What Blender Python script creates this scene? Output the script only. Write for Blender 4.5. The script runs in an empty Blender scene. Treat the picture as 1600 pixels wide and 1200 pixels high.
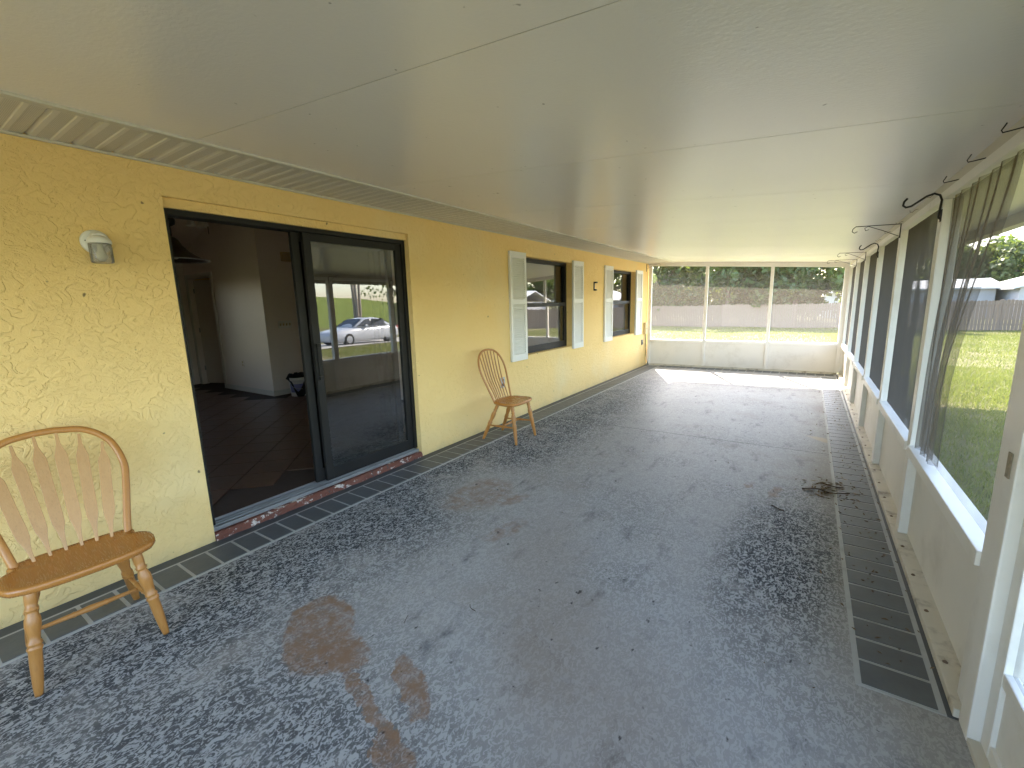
import bpy, bmesh, math, random
import numpy as np
from mathutils import Vector, Matrix
random.seed(7); rng = np.random.default_rng(11)
R = math.radians
S = bpy.context.scene
COL = S.collection

# ------------------------------------------------------------------ camera
W, L = 3.70, 10.45                       # porch: house wall x=0, screen wall x=W, end wall y=L
YAW, PITCH, ROLL = .5911, .1782, -.026
cam = bpy.data.objects.new('camera', bpy.data.cameras.new('camera')); COL.objects.link(cam)
cam.data.sensor_width = 36; cam.data.lens = 36 * 689.29 / 1600
cam.data.clip_start = .05; cam.data.clip_end = 2000
fw = Vector((-math.sin(YAW) * math.cos(PITCH), math.cos(YAW) * math.cos(PITCH), -math.sin(PITCH)))
rt = Vector((math.cos(YAW), math.sin(YAW), 0)); up = rt.cross(fw)
rt, up = math.cos(ROLL) * rt + math.sin(ROLL) * up, math.cos(ROLL) * up - math.sin(ROLL) * rt
cam.matrix_world = Matrix(((rt.x, up.x, -fw.x, 3.1394), (rt.y, up.y, -fw.y, 0), (rt.z, up.z, -fw.z, 1.4846), (0, 0, 0, 1)))
S.camera = cam
# ------------------------------------------------------------------ world, sun, exposure
SUN = Vector((-.48, 1.1, 1.0)).normalized()
EL = math.asin(SUN.z); AZ = math.atan2(SUN.x, SUN.y)
w = bpy.data.worlds.new('World'); S.world = w; w.use_nodes = True
nt = w.node_tree; sky = nt.nodes.new('ShaderNodeTexSky'); sky.sky_type = 'NISHITA'; sky.sun_disc = False
sky.sun_elevation = EL; sky.sun_rotation = AZ; sky.air_density = 1.0; sky.dust_density = 1.6; sky.ozone_density = .3
bg = nt.nodes['Background']; nt.links.new(sky.outputs[0], bg.inputs[0]); bg.inputs[1].default_value = .15
sl = bpy.data.lights.new('sun', 'SUN'); sl.energy = 3.0; sl.angle = R(.5); sl.color = (1, .91, .77)
so = bpy.data.objects.new('sun', sl); COL.objects.link(so)
so.rotation_euler = (-SUN).to_track_quat('-Z', 'Y').to_euler(); so.location = (-6, 14, 14)
S.view_settings.view_transform = 'Standard'; S.view_settings.look = 'None'
S.view_settings.exposure = 3.75; S.view_settings.gamma = 1
cy = S.cycles
cy.max_bounces = 10; cy.diffuse_bounces = 5; cy.glossy_bounces = 6; cy.transmission_bounces = 8; cy.transparent_max_bounces = 16
cy.use_denoising = True; cy.sample_clamp_indirect = 6; cy.caustics_reflective = False; cy.caustics_refractive = False

# ------------------------------------------------------------------ node helpers
class NT:
    def __init__(s, name):
        s.m = bpy.data.materials.new(name); s.m.use_nodes = True; s.t = s.m.node_tree
        s.b = s.t.nodes['Principled BSDF']; s.out = s.t.nodes['Material Output']; s._p = None
    def n(s, typ, **k):
        x = s.t.nodes.new('ShaderNode' + typ)
        for a, v in k.items(): setattr(x, a, v)
        return x
    def put(s, sock, v):
        if isinstance(v, bpy.types.NodeSocket): s.t.links.new(v, sock)
        elif isinstance(v, (tuple, list)) and len(v) == 3 and sock.type == 'RGBA': sock.default_value = (*v, 1)
        else: sock.default_value = v
    def pos(s):
        if s._p is None: s._p = s.n('NewGeometry').outputs['Position']
        return s._p
    def obj(s): return s.n('TexCoord').outputs['Object']
    def math(s, op, a, b=0.0, c=None, clamp=False):
        x = s.n('Math', operation=op, use_clamp=clamp); s.put(x.inputs[0], a); s.put(x.inputs[1], b)
        if c is not None: s.put(x.inputs[2], c)
        return x.outputs[0]
    def noise(s, v, scale, detail=4, rough=.55, dist=0.0, col=False):
        x = s.n('TexNoise'); s.put(x.inputs['Vector'], v); x.inputs['Scale'].default_value = scale
        x.inputs['Detail'].default_value = detail; x.inputs['Roughness'].default_value = rough; x.inputs['Distortion'].default_value = dist
        return x.outputs['Color' if col else 'Fac']
    def ramp(s, f, lo, hi, smooth=True):
        x = s.n('MapRange', interpolation_type='SMOOTHSTEP' if smooth else 'LINEAR'); s.put(x.inputs[0], f)
        x.inputs[1].default_value = lo; x.inputs[2].default_value = hi; return x.outputs[0]
    def mix(s, f, a, b, blend='MIX'):
        x = s.n('Mix', data_type='RGBA', blend_type=blend); s.put(x.inputs[0], f); s.put(x.inputs[6], a); s.put(x.inputs[7], b); return x.outputs[2]
    def xyz(s, v):
        x = s.n('SeparateXYZ'); s.put(x.inputs[0], v); return x.outputs
    def scale(s, v, xyz, rotz=0):
        x = s.n('Mapping'); s.put(x.inputs[0], v); x.inputs['Scale'].default_value = xyz; x.inputs['Rotation'].default_value = (0, 0, rotz); return x.outputs[0]
    def bump(s, h, strength=.3, dist=.01, normal=None):
        x = s.n('Bump'); x.inputs['Strength'].default_value = strength; x.inputs['Distance'].default_value = dist; s.put(x.inputs['Height'], h)
        if normal is not None: s.put(x.inputs['Normal'], normal)
        return x.outputs[0]
    def fin(s, col=None, rough=None, normal=None, spec=None, metal=None):
        for k, v in (('Base Color', col), ('Roughness', rough), ('Normal', normal), ('Specular IOR Level', spec), ('Metallic', metal)):
            if v is not None: s.put(s.b.inputs[k], v)
        return s.m
def paint(name, c, rough=.45, var=.08, scale=6, bump=.0, bs=60, dirt=0.0, dc=(.16, .12, .08), spec=.5, metal=0.0, ds=2.5):
    t = NT(name); p = t.obj(); f = t.noise(p, scale, 5)
    col = t.mix(f, tuple(x * (1 - var) for x in c), tuple(min(1, x * (1 + var)) for x in c))
    if dirt:
        d = t.math('MULTIPLY', t.ramp(t.noise(t.pos(), ds, 8, .65), .5, .75), dirt); col = t.mix(d, col, dc)
    r = t.math('ADD', t.math('MULTIPLY', t.noise(p, scale * 3, 3), .16), rough - .08)
    nrm = t.bump(t.noise(p, bs, 4), bump, .004) if bump else None
    return t.fin(col, r, nrm, spec, metal)

# ------------------------------------------------------------------ mesh helpers
class MB:
    def __init__(s): s.v = []; s.f = []; s.sm = []
    def add(s, vs, fs, smooth=False):
        o = len(s.v); s.v += [tuple(x) for x in vs]; s.f += [tuple(i + o for i in f) for f in fs]; s.sm += [smooth] * len(fs); return s
    def box(s, x0, x1, y0, y1, z0, z1):
        return s.add([(x0, y0, z0), (x1, y0, z0), (x1, y1, z0), (x0, y1, z0), (x0, y0, z1), (x1, y0, z1), (x1, y1, z1), (x0, y1, z1)],
                     [(3, 2, 1, 0), (4, 5, 6, 7), (0, 1, 5, 4), (1, 2, 6, 5), (2, 3, 7, 6), (3, 0, 4, 7)])
    def tube(s, pts, rad, n=8, cap=True, flat=None):
        pts = [Vector(p) for p in pts]; k = len(pts)
        if not hasattr(rad, '__len__'): rad = [rad] * k
        t0 = (pts[1] - pts[0]).normalized(); a = Vector((0, 0, 1)) if abs(t0.z) < .9 else Vector((1, 0, 0))
        u = t0.cross(a).normalized(); vs = []
        for i, p in enumerate(pts):
            t = (pts[min(i + 1, k - 1)] - pts[max(i - 1, 0)]).normalized()
            u = (u - t * u.dot(t)).normalized(); v = t.cross(u)
            for j in range(n):
                an = 2 * math.pi * j / n; q = (1, 1) if flat is None else flat
                vs.append(p + (u * math.cos(an) * q[0] + v * math.sin(an) * q[1]) * rad[i])
        fs = [(i * n + j, i * n + (j + 1) % n, (i + 1) * n + (j + 1) % n, (i + 1) * n + j) for i in range(k - 1) for j in range(n)]
        s.add(vs, fs, True)
        if cap:
            o = len(s.v) - len(vs)
            s.f += [tuple(o + j for j in reversed(range(n))), tuple(o + (k - 1) * n + j for j in range(n))]; s.sm += [False, False]
        return s
    def lathe(s, prof, base=(0, 0, 0), axis=(0, 0, 1), n=20, cap=True):
        ax = Vector(axis).normalized(); b = Vector(base)
        return s.tube_raw([b + ax * h for h, r in prof], [r for h, r in prof], ax, n, cap)
    def tube_raw(s, pts, rad, ax, n, cap):
        a = Vector((0, 0, 1)) if abs(ax.z) < .9 else Vector((1, 0, 0)); u = ax.cross(a).normalized(); v = ax.cross(u); vs = []
        for p, r in zip(pts, rad):
            for j in range(n):
                an = 2 * math.pi * j / n; vs.append(p + (u * math.cos(an) + v * math.sin(an)) * r)
        k = len(pts); fs = [(i * n + j, i * n + (j + 1) % n, (i + 1) * n + (j + 1) % n, (i + 1) * n + j) for i in range(k - 1) for j in range(n)]
        o = len(s.v); s.add(vs, fs, True)
        if cap:
            s.f += [tuple(o + j for j in reversed(range(n))), tuple(o + (k - 1) * n + j for j in range(n))]; s.sm += [False, False]
        return s
    def prism(s, poly, d):                    # poly: list of 3d points, extruded along vector d
        n = len(poly); d = Vector(d); vs = [Vector(p) for p in poly] + [Vector(p) + d for p in poly]
        return s.add(vs, [tuple(reversed(range(n))), tuple(range(n, 2 * n))] + [(i, (i + 1) % n, n + (i + 1) % n, n + i) for i in range(n)])
    def build(s, name, mat, parent=None, bevel=0, loc=None, fixn=True):
        me = bpy.data.meshes.new(name); me.from_pydata(s.v, [], s.f)
        me.polygons.foreach_set('use_smooth', s.sm)
        if fixn or bevel:
            bm = bmesh.new(); bm.from_mesh(me); bmesh.ops.recalc_face_normals(bm, faces=bm.faces)
            if bevel:
                ed = [e for e in bm.edges if len(e.link_faces) == 2 and e.calc_face_angle(0) > R(40)]
                bmesh.ops.bevel(bm, geom=ed, offset=bevel, segments=2, profile=.6, affect='EDGES', clamp_overlap=True)
            bm.to_mesh(me); bm.free()
        return link(name, me, mat, parent, loc)
def link(name, me, mat, parent=None, loc=None):
    if mat is not None and not me.materials: me.materials.append(mat)
    o = bpy.data.objects.new(name, me); COL.objects.link(o); o.parent = parent
    if loc is not None: o.location = loc
    return o
def box(name, x0, x1, y0, y1, z0, z1, mat, parent=None, bevel=0): return MB().box(x0, x1, y0, y1, z0, z1).build(name, mat, parent, bevel)
def empty(name, loc=(0, 0, 0), rz=0):
    o = bpy.data.objects.new(name, None); COL.objects.link(o); o.location = loc; o.rotation_euler = (0, 0, rz); o.empty_display_size = .1; return o
def tag(o, label=None, cat=None, group=None, kind=None):
    for k, v in (('label', label), ('category', cat), ('group', group), ('kind', kind)):
        if v: o[k] = v
    return o
def smoothstep(a, b, x):
    t = np.clip((x - a) / (b - a), 0, 1); return t * t * (3 - 2 * t)
def gz(x, y):
    dx = np.maximum(np.maximum(-7.4 - x, x - 3.9), 0); dy = np.maximum(np.maximum(-4.2 - y, y - 10.5), 0)
    d = np.sqrt(dx * dx + dy * dy)
    return -.13 - .57 * smoothstep(0, 26, d) + .025 * np.sin(x * .9 + y * .4) * smoothstep(.5, 4, d)

# ------------------------------------------------------------------ materials
def m_stucco():
    t = NT('yellow_stucco'); p = t.pos()
    a = t.noise(p, 12, 3, .5, 1.4); a2 = t.noise(t.scale(p, (1, 1, 1.5)), 21, 3, .55, 1.1); b = t.noise(p, 3.5, 3, .5, .4); c = t.noise(p, 90, 5, .65)
    lace = t.math('MULTIPLY', t.ramp(a, .47, .53), t.ramp(b, .36, .55))
    lace2 = t.math('MULTIPLY', t.ramp(a2, .48, .54), t.ramp(b, .58, .42))
    h = t.math('ADD', t.math('MULTIPLY', lace, .8), t.math('ADD', t.math('MULTIPLY', lace2, .55), t.math('MULTIPLY', c, .45)))
    h = t.math('ADD', h, t.math('ADD', t.math('MULTIPLY', t.noise(p, 1.6, 3), .9), t.math('MULTIPLY', t.noise(p, 32, 4, .6), .5)))
    col = t.mix(t.noise(p, 1.2, 5), (.825, .57, .225), (.86, .63, .28))
    col = t.mix(t.ramp(t.noise(p, .8, 3), .5, .8), col, (.80, .62, .32))
    spk = t.math('MULTIPLY', t.ramp(t.noise(p, 13, 2, .4), .755, .79), .8)
    col = t.mix(spk, col, (.08, .05, .03))
    zz = t.xyz(p)[2]; low = t.math('MULTIPLY', t.ramp(t.math('ADD', zz, t.math('MULTIPLY', t.noise(p, 5, 6), .22)), .22, .06), .35)
    col = t.mix(low, col, (.40, .33, .19))
    return t.fin(col, .75, t.bump(h, .75, .006), .25)
def m_floor():
    t = NT('painted_concrete'); p = t.pos(); X, Y, Z = t.xyz(p)
    warp = t.n('VectorMath', operation='ADD'); t.put(warp.inputs[0], p)
    sc = t.n('VectorMath', operation='SCALE'); t.put(sc.inputs[0], t.noise(p, 3.2, 8, .72, 0, True)); sc.inputs['Scale'].default_value = .24
    off = t.n('VectorMath', operation='SUBTRACT'); t.put(off.inputs[0], sc.outputs[0]); off.inputs[1].default_value = (.12, .12, .12)
    t.put(warp.inputs[1], off.outputs[0]); wp = warp.outputs[0]
    WX, WY, _ = t.xyz(wp)
    # flecked knock-down paint
    fl = t.noise(t.scale(p, (1, .62, 1), R(25)), 48, 2.5, .55, 1.7)
    fl2 = t.noise(t.scale(p, (1, .7, 1), R(-20)), 84, 2, .5, 1.1)
    fleck = t.math('MAXIMUM', t.ramp(fl, .5, .555), t.math('MULTIPLY', t.ramp(fl2, .56, .62), .7))
    pat = t.mix(fleck, (.046, .053, .062), (.37, .385, .40))
    plain = t.mix(t.noise(p, 3, 8, .7), (.36, .36, .36), (.455, .448, .435))
    plain = t.mix(t.ramp(t.noise(t.scale(p, (1, 1.6, 1)), 7, 7, .7), .55, .8), plain, (.22, .23, .245))
    plain = t.mix(.22, plain, pat)
    smear = t.ramp(t.noise(t.scale(p, (2.2, .8, 1), R(15)), 3.2, 9, .75), .52, .74); plain = t.mix(t.math('MULTIPLY', smear, .85), plain, (.12, .122, .128))
    plain = t.mix(t.math('MULTIPLY', t.ramp(t.noise(p, 1.0, 7, .7), .5, .75), .5), plain, (.27, .235, .20))
    def ell(cx, cy, rx, ry, rot=0, soft=.6, src=wp):
        m = t.n('Mapping', vector_type='TEXTURE'); t.put(m.inputs[0], src); m.inputs['Location'].default_value = (cx, cy, 0)
        m.inputs['Rotation'].default_value = (0, 0, rot); m.inputs['Scale'].default_value = (rx, ry, 1e4)
        le = t.n('VectorMath', operation='LENGTH'); t.put(le.inputs[0], m.outputs[0])
        return t.ramp(le.outputs['Value'], 1.0, 1 - soft)
    # paint still thick by the walls, worn smooth along the walking track
    keep = t.math('MAXIMUM', ell(.62, 3.2, .95, 9.0, 0, .75), ell(3.12, 2.9, .45, 1.4, R(-4), .75))
    keep = t.math('MAXIMUM', keep, t.math('MULTIPLY', ell(1.7, .35, 1.5, 1.0, 0, .7), .8))
    keep = t.math('MULTIPLY', keep, t.math('SUBTRACT', 1, ell(1.1, 2.75, .6, .75, 0, .7)))
    keep = t.math('MULTIPLY', keep, t.ramp(t.noise(p, 2.4, 7, .7), .25, .52))
    wear = t.math('SUBTRACT', 1, t.math('MAXIMUM', keep, t.math('MULTIPLY', t.ramp(t.noise(p, 1.5, 6, .65), .45, .72), .3)))
    col = t.mix(wear, pat, plain)
    # stains: rust-brown clay and mud with a shape of their own
    br = (.24, .15, .095)
    def stain(c, m, k=.8): return t.mix(t.math('MULTIPLY', m, t.math('MULTIPLY_ADD', t.ramp(t.noise(p, 13, 8, .75), .3, .65), .75, k - .75)), c, None or br)
    for a in ((1.36, 1.0, .30, .17, R(-35)), (1.56, .97, .12, .09, 0), (1.86, .88, .26, .035, R(-8)), (1.93, 1.02, .2, .05, R(-30)), (2.1, .8, .14, .06, R(-20))):
        col = stain(col, ell(*a, .16), .95)
    for a in ((1.33, 2.65, .17, .09, R(60)), (1.56, 2.22, .22, .08, R(75)), (3.04, 3.79, .16, .05, R(80)), (2.83, 3.85, .10, .04, R(80)), (1.05, 2.6, .28, .4, 0)):
        col = stain(col, ell(*a, .4), .62)
    col = t.mix(t.math('MULTIPLY', ell(2.55, 1.35, .6, .9, R(35), .9), .38), col, (.26, .20, .155))
    col = t.mix(t.math('MULTIPLY', ell(2.0, 2.0, .45, 1.1, R(25), .9), .32), col, (.26, .205, .16))
    # sand washed in along the screen wall
    col = t.mix(t.math('MULTIPLY', ell(3.42, 5.5, .3, .085, R(-32), .5), .95), col, (.46, .40, .31))
    col = t.mix(t.math('MULTIPLY', ell(3.45, 7.1, .3, .5, R(-10), .8), .55), col, (.22, .18, .15))
    col = t.mix(t.math('MULTIPLY', ell(3.6, 4.4, .26, 2.6, 0, .9), .45), col, (.12, .10, .085))
    # dark scuffs
    sp = t.math('MAXIMUM', t.ramp(t.noise(t.scale(p, (1.6, 1, 1)), 14, 3, .5), .69, .75), t.ramp(t.noise(t.scale(p, (.7, 1.8, 1), R(30)), 24, 4, .6), .70, .74)); col = t.mix(t.math('MULTIPLY', sp, .75), col, (.02, .02, .02))
    rough = t.math('ADD', t.math('MULTIPLY', t.noise(p, 5, 5), .2), t.math('MULTIPLY_ADD', wear, -.08, .40))
    h = t.math('ADD', t.math('MULTIPLY', fleck, t.math('SUBTRACT', 1, wear)), t.math('MULTIPLY', t.noise(p, 30, 5), .5))
    return t.fin(col, rough, t.bump(h, .35, .003), .025)
def m_ceiling():
    t = NT('embossed_white_aluminium'); p = t.pos()
    h = t.math('ADD', t.noise(t.scale(p, (1, 1.5, 1)), 55, 3, .5, .4), t.math('MULTIPLY', t.noise(p, 3, 2), 1.2))
    col = t.mix(t.noise(p, 1.5, 6), (.83, .785, .73), (.87, .825, .775))
    col = t.mix(t.math('MULTIPLY', t.ramp(t.noise(p, 20, 2), .74, .78), .6), col, (.2, .17, .13))
    return t.fin(col, .27, t.bump(h, .24, .003), .75)
def m_screen(name, a, fibre, tr=.55):
    # woven insect screen: what passes depends on wire thickness / spacing and on the slant of the ray
    t = NT(name); lw = t.n('LayerWeight'); lw.inputs['Blend'].default_value = .5
    c = t.math('MAXIMUM', t.math('SUBTRACT', 1, lw.outputs['Facing']), .01)
    d = t.math('MULTIPLY', t.math('ADD', t.math('MULTIPLY', t.noise(t.pos(), 3, 5, .6), .5), .75), a)
    T = t.math('MULTIPLY', t.math('SUBTRACT', 1, t.math('DIVIDE', d, c), clamp=True), 1 - a)
    tn = t.n('BsdfTransparent'); df = t.n('BsdfDiffuse'); tl = t.n('BsdfTranslucent')
    col = t.mix(t.noise(t.pos(), 6, 6), tuple(x * .8 for x in fibre), fibre); t.put(df.inputs[0], col); t.put(tl.inputs[0], col)
    m1 = t.n('MixShader'); m1.inputs[0].default_value = tr; t.t.links.new(df.outputs[0], m1.inputs[1]); t.t.links.new(tl.outputs[0], m1.inputs[2])
    m2 = t.n('MixShader'); t.put(m2.inputs[0], T); t.t.links.new(m1.outputs[0], m2.inputs[1]); t.t.links.new(tn.outputs[0], m2.inputs[2])
    t.t.links.new(m2.outputs[0], t.out.inputs[0]); return t.m
def m_glass(name, ior, tint, haze=.06):
    t = NT(name); fr = t.n('Fresnel'); fr.inputs[0].default_value = ior
    tn = t.n('BsdfTransparent'); tn.inputs[0].default_value = (*tint, 1); g = t.n('BsdfGlossy'); g.inputs['Roughness'].default_value = .004
    dirt = t.n('BsdfDiffuse'); dirt.inputs[0].default_value = (.45, .43, .4, 1)
    m = t.n('MixShader'); t.put(m.inputs[0], fr.outputs[0]); t.t.links.new(tn.outputs[0], m.inputs[1]); t.t.links.new(g.outputs[0], m.inputs[2])
    m2 = t.n('MixShader'); t.put(m2.inputs[0], t.math('MULTIPLY', t.ramp(t.noise(t.pos(), 4, 8, .7), 1 - haze * 9, .8) if haze < .1 else 1.0, haze))
    t.t.links.new(m.outputs[0], m2.inputs[1]); t.t.links.new(dirt.outputs[0], m2.inputs[2])
    t.t.links.new(m2.outputs[0], t.out.inputs[0]); return t.m
def m_wood(name, a, b, rough=.32, g1=(9, 9, 1.6), g2_=(40, 40, 3)):
    t = NT(name); p = t.obj(); r = t.n('ObjectInfo').outputs['Random']
    off = t.n('VectorMath', operation='ADD'); t.put(off.inputs[0], p); cmb = t.n('CombineXYZ'); t.put(cmb.inputs[0], t.math('MULTIPLY', r, 9)); t.put(off.inputs[1], cmb.outputs[0])
    g = t.noise(t.scale(off.outputs[0], g1), 5, 6, .6, 1.2); g2 = t.noise(t.scale(off.outputs[0], g2_), 6, 4)
    col = t.mix(g, a, b); col = t.mix(t.math('MULTIPLY', t.ramp(g2, .5, .75), .35), col, tuple(x * .55 for x in a))
    col = t.mix(t.math('MULTIPLY', r, .35), col, tuple(min(1, x * 1.25) for x in b))
    return t.fin(col, t.math('MULTIPLY_ADD', g2, .15, rough - .05), t.bump(g2, .08, .002), .5)
def m_foliage(name, a, b, tr=.35):
    t = NT(name); r = t.n('NewGeometry').outputs['Random Per Island']
    col = t.mix(r, a, b); df = t.n('BsdfPrincipled'); t.put(df.inputs['Base Color'], col); df.inputs['Roughness'].default_value = .5
    tl = t.n('BsdfTranslucent'); t.put(tl.inputs[0], t.mix(.5, col, (.25, .32, .04)))
    m = t.n('MixShader'); m.inputs[0].default_value = tr; t.t.links.new(df.outputs[0], m.inputs[1]); t.t.links.new(tl.outputs[0], m.inputs[2])
    t.t.links.new(m.outputs[0], t.out.inputs[0]); return t.m
def m_lawn():
    t = NT('lawn'); p = t.pos()
    col = t.mix(t.noise(p, 2.5, 8, .7), (.09, .095, .024), (.16, .155, .05))
    col = t.mix(t.ramp(t.noise(p, .35, 6, .6), .45, .68), col, (.23, .195, .115))
    col = t.mix(t.ramp(t.noise(t.scale(p, (.5, 1, 1)), .22, 5, .6), .56, .72), col, (.28, .235, .165))
    return t.fin(col, .9, t.bump(t.noise(p, 30, 6, .7), .8, .04), .15)
def m_soffit():
    t = NT('vented_vinyl'); p = t.pos(); X, Y, Z = t.xyz(p)
    a = t.math('FRACT', t.math('MULTIPLY', Y, 1 / .0055)); b = t.math('FRACT', t.math('MULTIPLY', X, 1 / .011))
    # perforation strips only between the ribs of each panel
    u = t.math('FRACT', t.math('DIVIDE', t.math('SUBTRACT', Y, .616 - .16 * 20), .16))
    s1 = t.math('MULTIPLY', t.math('GREATER_THAN', u, .2), t.math('LESS_THAN', u, .5)); s2 = t.math('MULTIPLY', t.math('GREATER_THAN', u, .64), t.math('LESS_THAN', u, .93))
    hole = t.math('MULTIPLY', t.math('MULTIPLY', t.math('GREATER_THAN', b, .42), t.math('GREATER_THAN', a, .25)), t.math('ADD', s1, s2))
    col = t.mix(t.noise(p, 5, 6), (.66, .62, .54), (.72, .68, .60)); col = t.mix(t.math('MULTIPLY', hole, .8), col, (.36, .33, .26))
    return t.fin(col, .5, None, .4)
STUCCO = m_stucco(); FLOOR = m_floor(); CEIL = m_ceiling(); LAWN = m_lawn(); SOFFIT = m_soffit()
SCREEN = m_screen('insect_screen', .115, (.075, .068, .06), .35); DARKSCR = m_screen('grimy_insect_screen', .15, (.105, .096, .088), .35); ENDSCR = m_screen('sun_veil_insect_screen', .12, (.19, .172, .155)); LOOSE = m_screen('loose_insect_screen', .2, (.13, .108, .085), .4)  # lighter end-screen fibres put the veil of scattered sun into the colour
WHITE = paint('white_aluminium', (.76, .735, .69), .4, .05, 5, .05, 40, .28, (.30, .25, .18))
PANEL = paint('cream_kick_panel', (.74, .71, .655), .5, .05, 4, .08, 60, .3, (.33, .28, .2))
TRIM = paint('soffit_trim', (.56, .53, .45), .45, .06, 5, 0, 60, .3, (.25, .2, .14))
TRACK = paint('dirty_white_track', (.60, .56, .47), .5, .08, 9, .1, 90, .95, (.13, .095, .06), ds=7)
BRONZE = paint('dark_bronze_aluminium', (.014, .013, .012), .5, .15, 6, 0, 60, .1, (.06, .055, .05), spec=.25)
SILVER = paint('mill_aluminium', (.42, .42, .42), .4, .12, 20, .05, 60, .5, (.1, .095, .085), metal=.8)
SHUT = paint('white_shutter_vinyl', (.74, .73, .69), .5, .04, 5, .05, 50, .15, (.45, .4, .3))
GLASS = m_glass('tinted_pane', 2.5, (.80, .82, .80)); GLASSW = m_glass('window_pane', 2.6, (.55, .56, .55)); GLASSC = m_glass('clear_ribbed_glass', 1.5, (.93, .92, .87)); JAR = m_glass('cloudy_ribbed_glass', 1.3, (.9, .88, .8), .3)
WOODA = m_wood('honey_oak', (.33, .13, .026), (.46, .21, .052)); WOODS = m_wood('orange_oak_seat', (.33, .12, .02), (.42, .18, .042), .24, (1.6, 9, 9), (3, 40, 40)); WOODP = m_wood('pale_maple', (.40, .20, .07), (.53, .31, .135))
BRICK = paint('slate_paint', (.085, .097, .108), .45, .3, 9, .3, 50, .35, (.11, .10, .09), ds=5)
GROUT = paint('grey_stencil_line', (.40, .415, .42), .6, .12, 12, .2, 60, .35, (.1, .1, .095), ds=5)
def m_red():
    t = NT('chipped_red_paint'); p = t.pos(); n1 = t.ramp(t.noise(p, 16, 7, .7), .58, .64); n2 = t.ramp(t.noise(t.scale(p, (1, .6, 1)), 19, 6, .7), .55, .60)
    col = t.mix(n1, t.mix(t.noise(p, 7, 6), (.125, .042, .030), (.20, .085, .058)), (.06, .06, .06)); col = t.mix(n2, col, (.6, .56, .5))
    return t.fin(col, .8, t.bump(t.noise(p, 30, 6, .7), .8, .01), .25)
RED = m_red()
IWALL = paint('interior_wall_paint', (.80, .71, .64), .38, .04, 3, .1, 70); ITRIM = paint('interior_trim', (.66, .63, .57), .4, .03, 3)
ITILE = paint('brown_floor_tile', (.12, .062, .038), .42, .25, 5, .0, 30); IGROUT = paint('dark_grout', (.05, .03, .022), .8)
IDOOR = paint('interior_door_paint', (.62, .55, .48), .4, .04, 3)
BLACKM = paint('black_iron', (.012, .011, .011), .5, .2, 20, .1, 90); WIRE = paint('dull_steel_wire', (.25, .23, .2), .4, .1, 20, metal=.6)
PLASTW = paint('white_plastic', (.72, .71, .68), .4, .04, 8); BEIGE = paint('beige_plastic', (.56, .44, .24), .5, .06, 8, 0, 60, .3)

# ------------------------------------------------------------------ ground
gx = np.unique(np.concatenate([np.linspace(-300, -30, 12), np.linspace(-30, 60, 91), np.linspace(60, 320, 14)]))
gy = np.unique(np.concatenate([np.linspace(-300, -30, 12), np.linspace(-30, 70, 101), np.linspace(70, 500, 16)]))
XX, YY = np.meshgrid(gx, gy); ZZ = gz(XX, YY); nx, ny = len(gx), len(gy)
g = MB(); g.v = list(zip(XX.ravel().tolist(), YY.ravel().tolist(), ZZ.ravel().tolist()))
g.f = [(j * nx + i, j * nx + i + 1, (j + 1) * nx + i + 1, (j + 1) * nx + i) for j in range(ny - 1) for i in range(nx - 1)]; g.sm = [True] * len(g.f)
tag(g.build('lawn_ground', LAWN, fixn=False), 'patchy sunlit lawn spreading beyond the porch screens', kind='structure')
# grassy embankment east of the drive (seen mirrored in the sliding door)
hx = np.linspace(44, 130, 26); hy = np.linspace(-120, 96, 40); HX, HY = np.meshgrid(hx, hy)
HZ = -.74 + 5.0 * smoothstep(44, 90, HX) * smoothstep(96, 60, HY) + .3 * np.sin(HX * .35 + HY * .2) * smoothstep(50, 70, HX)
g = MB(); g.v = list(zip(HX.ravel().tolist(), HY.ravel().tolist(), HZ.ravel().tolist()))
g.f = [(j * 26 + i, j * 26 + i + 1, (j + 1) * 26 + i + 1, (j + 1) * 26 + i) for j in range(39) for i in range(25)]; g.sm = [True] * len(g.f)
t = NT('field_grass'); p = t.pos(); FIELD = t.fin(t.mix(t.noise(p, .5, 8, .7), (.10, .15, .025), (.24, .27, .07)), .9, t.bump(t.noise(p, 3, 6, .7), 1, .4), .1)
tag(g.build('field_embankment', FIELD, fixn=False), 'green grassy embankment across the drive', kind='structure')
t = NT('concrete_drive'); p = t.pos(); DRIVE = t.fin(t.mix(t.noise(p, 2, 8, .7), (.34, .32, .29), (.45, .43, .39)), .85, t.bump(t.noise(p, 40, 5), .3, .01), .2)
g = MB(); dv = []
for i in range(30):
    yy = -28 + i * 2.0
    for xx in (15.6, 17.2, 19.0, 20.8): dv.append((xx, yy, float(gz(np.array(xx), np.array(yy))) + .03))
g.add(dv, [(i * 4 + j, i * 4 + j + 1, i * 4 + j + 5, i * 4 + j + 4) for i in range(29) for j in range(3)], True)
tag(g.build('driveway', DRIVE), 'pale concrete driveway under the parked car', kind='structure')

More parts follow.
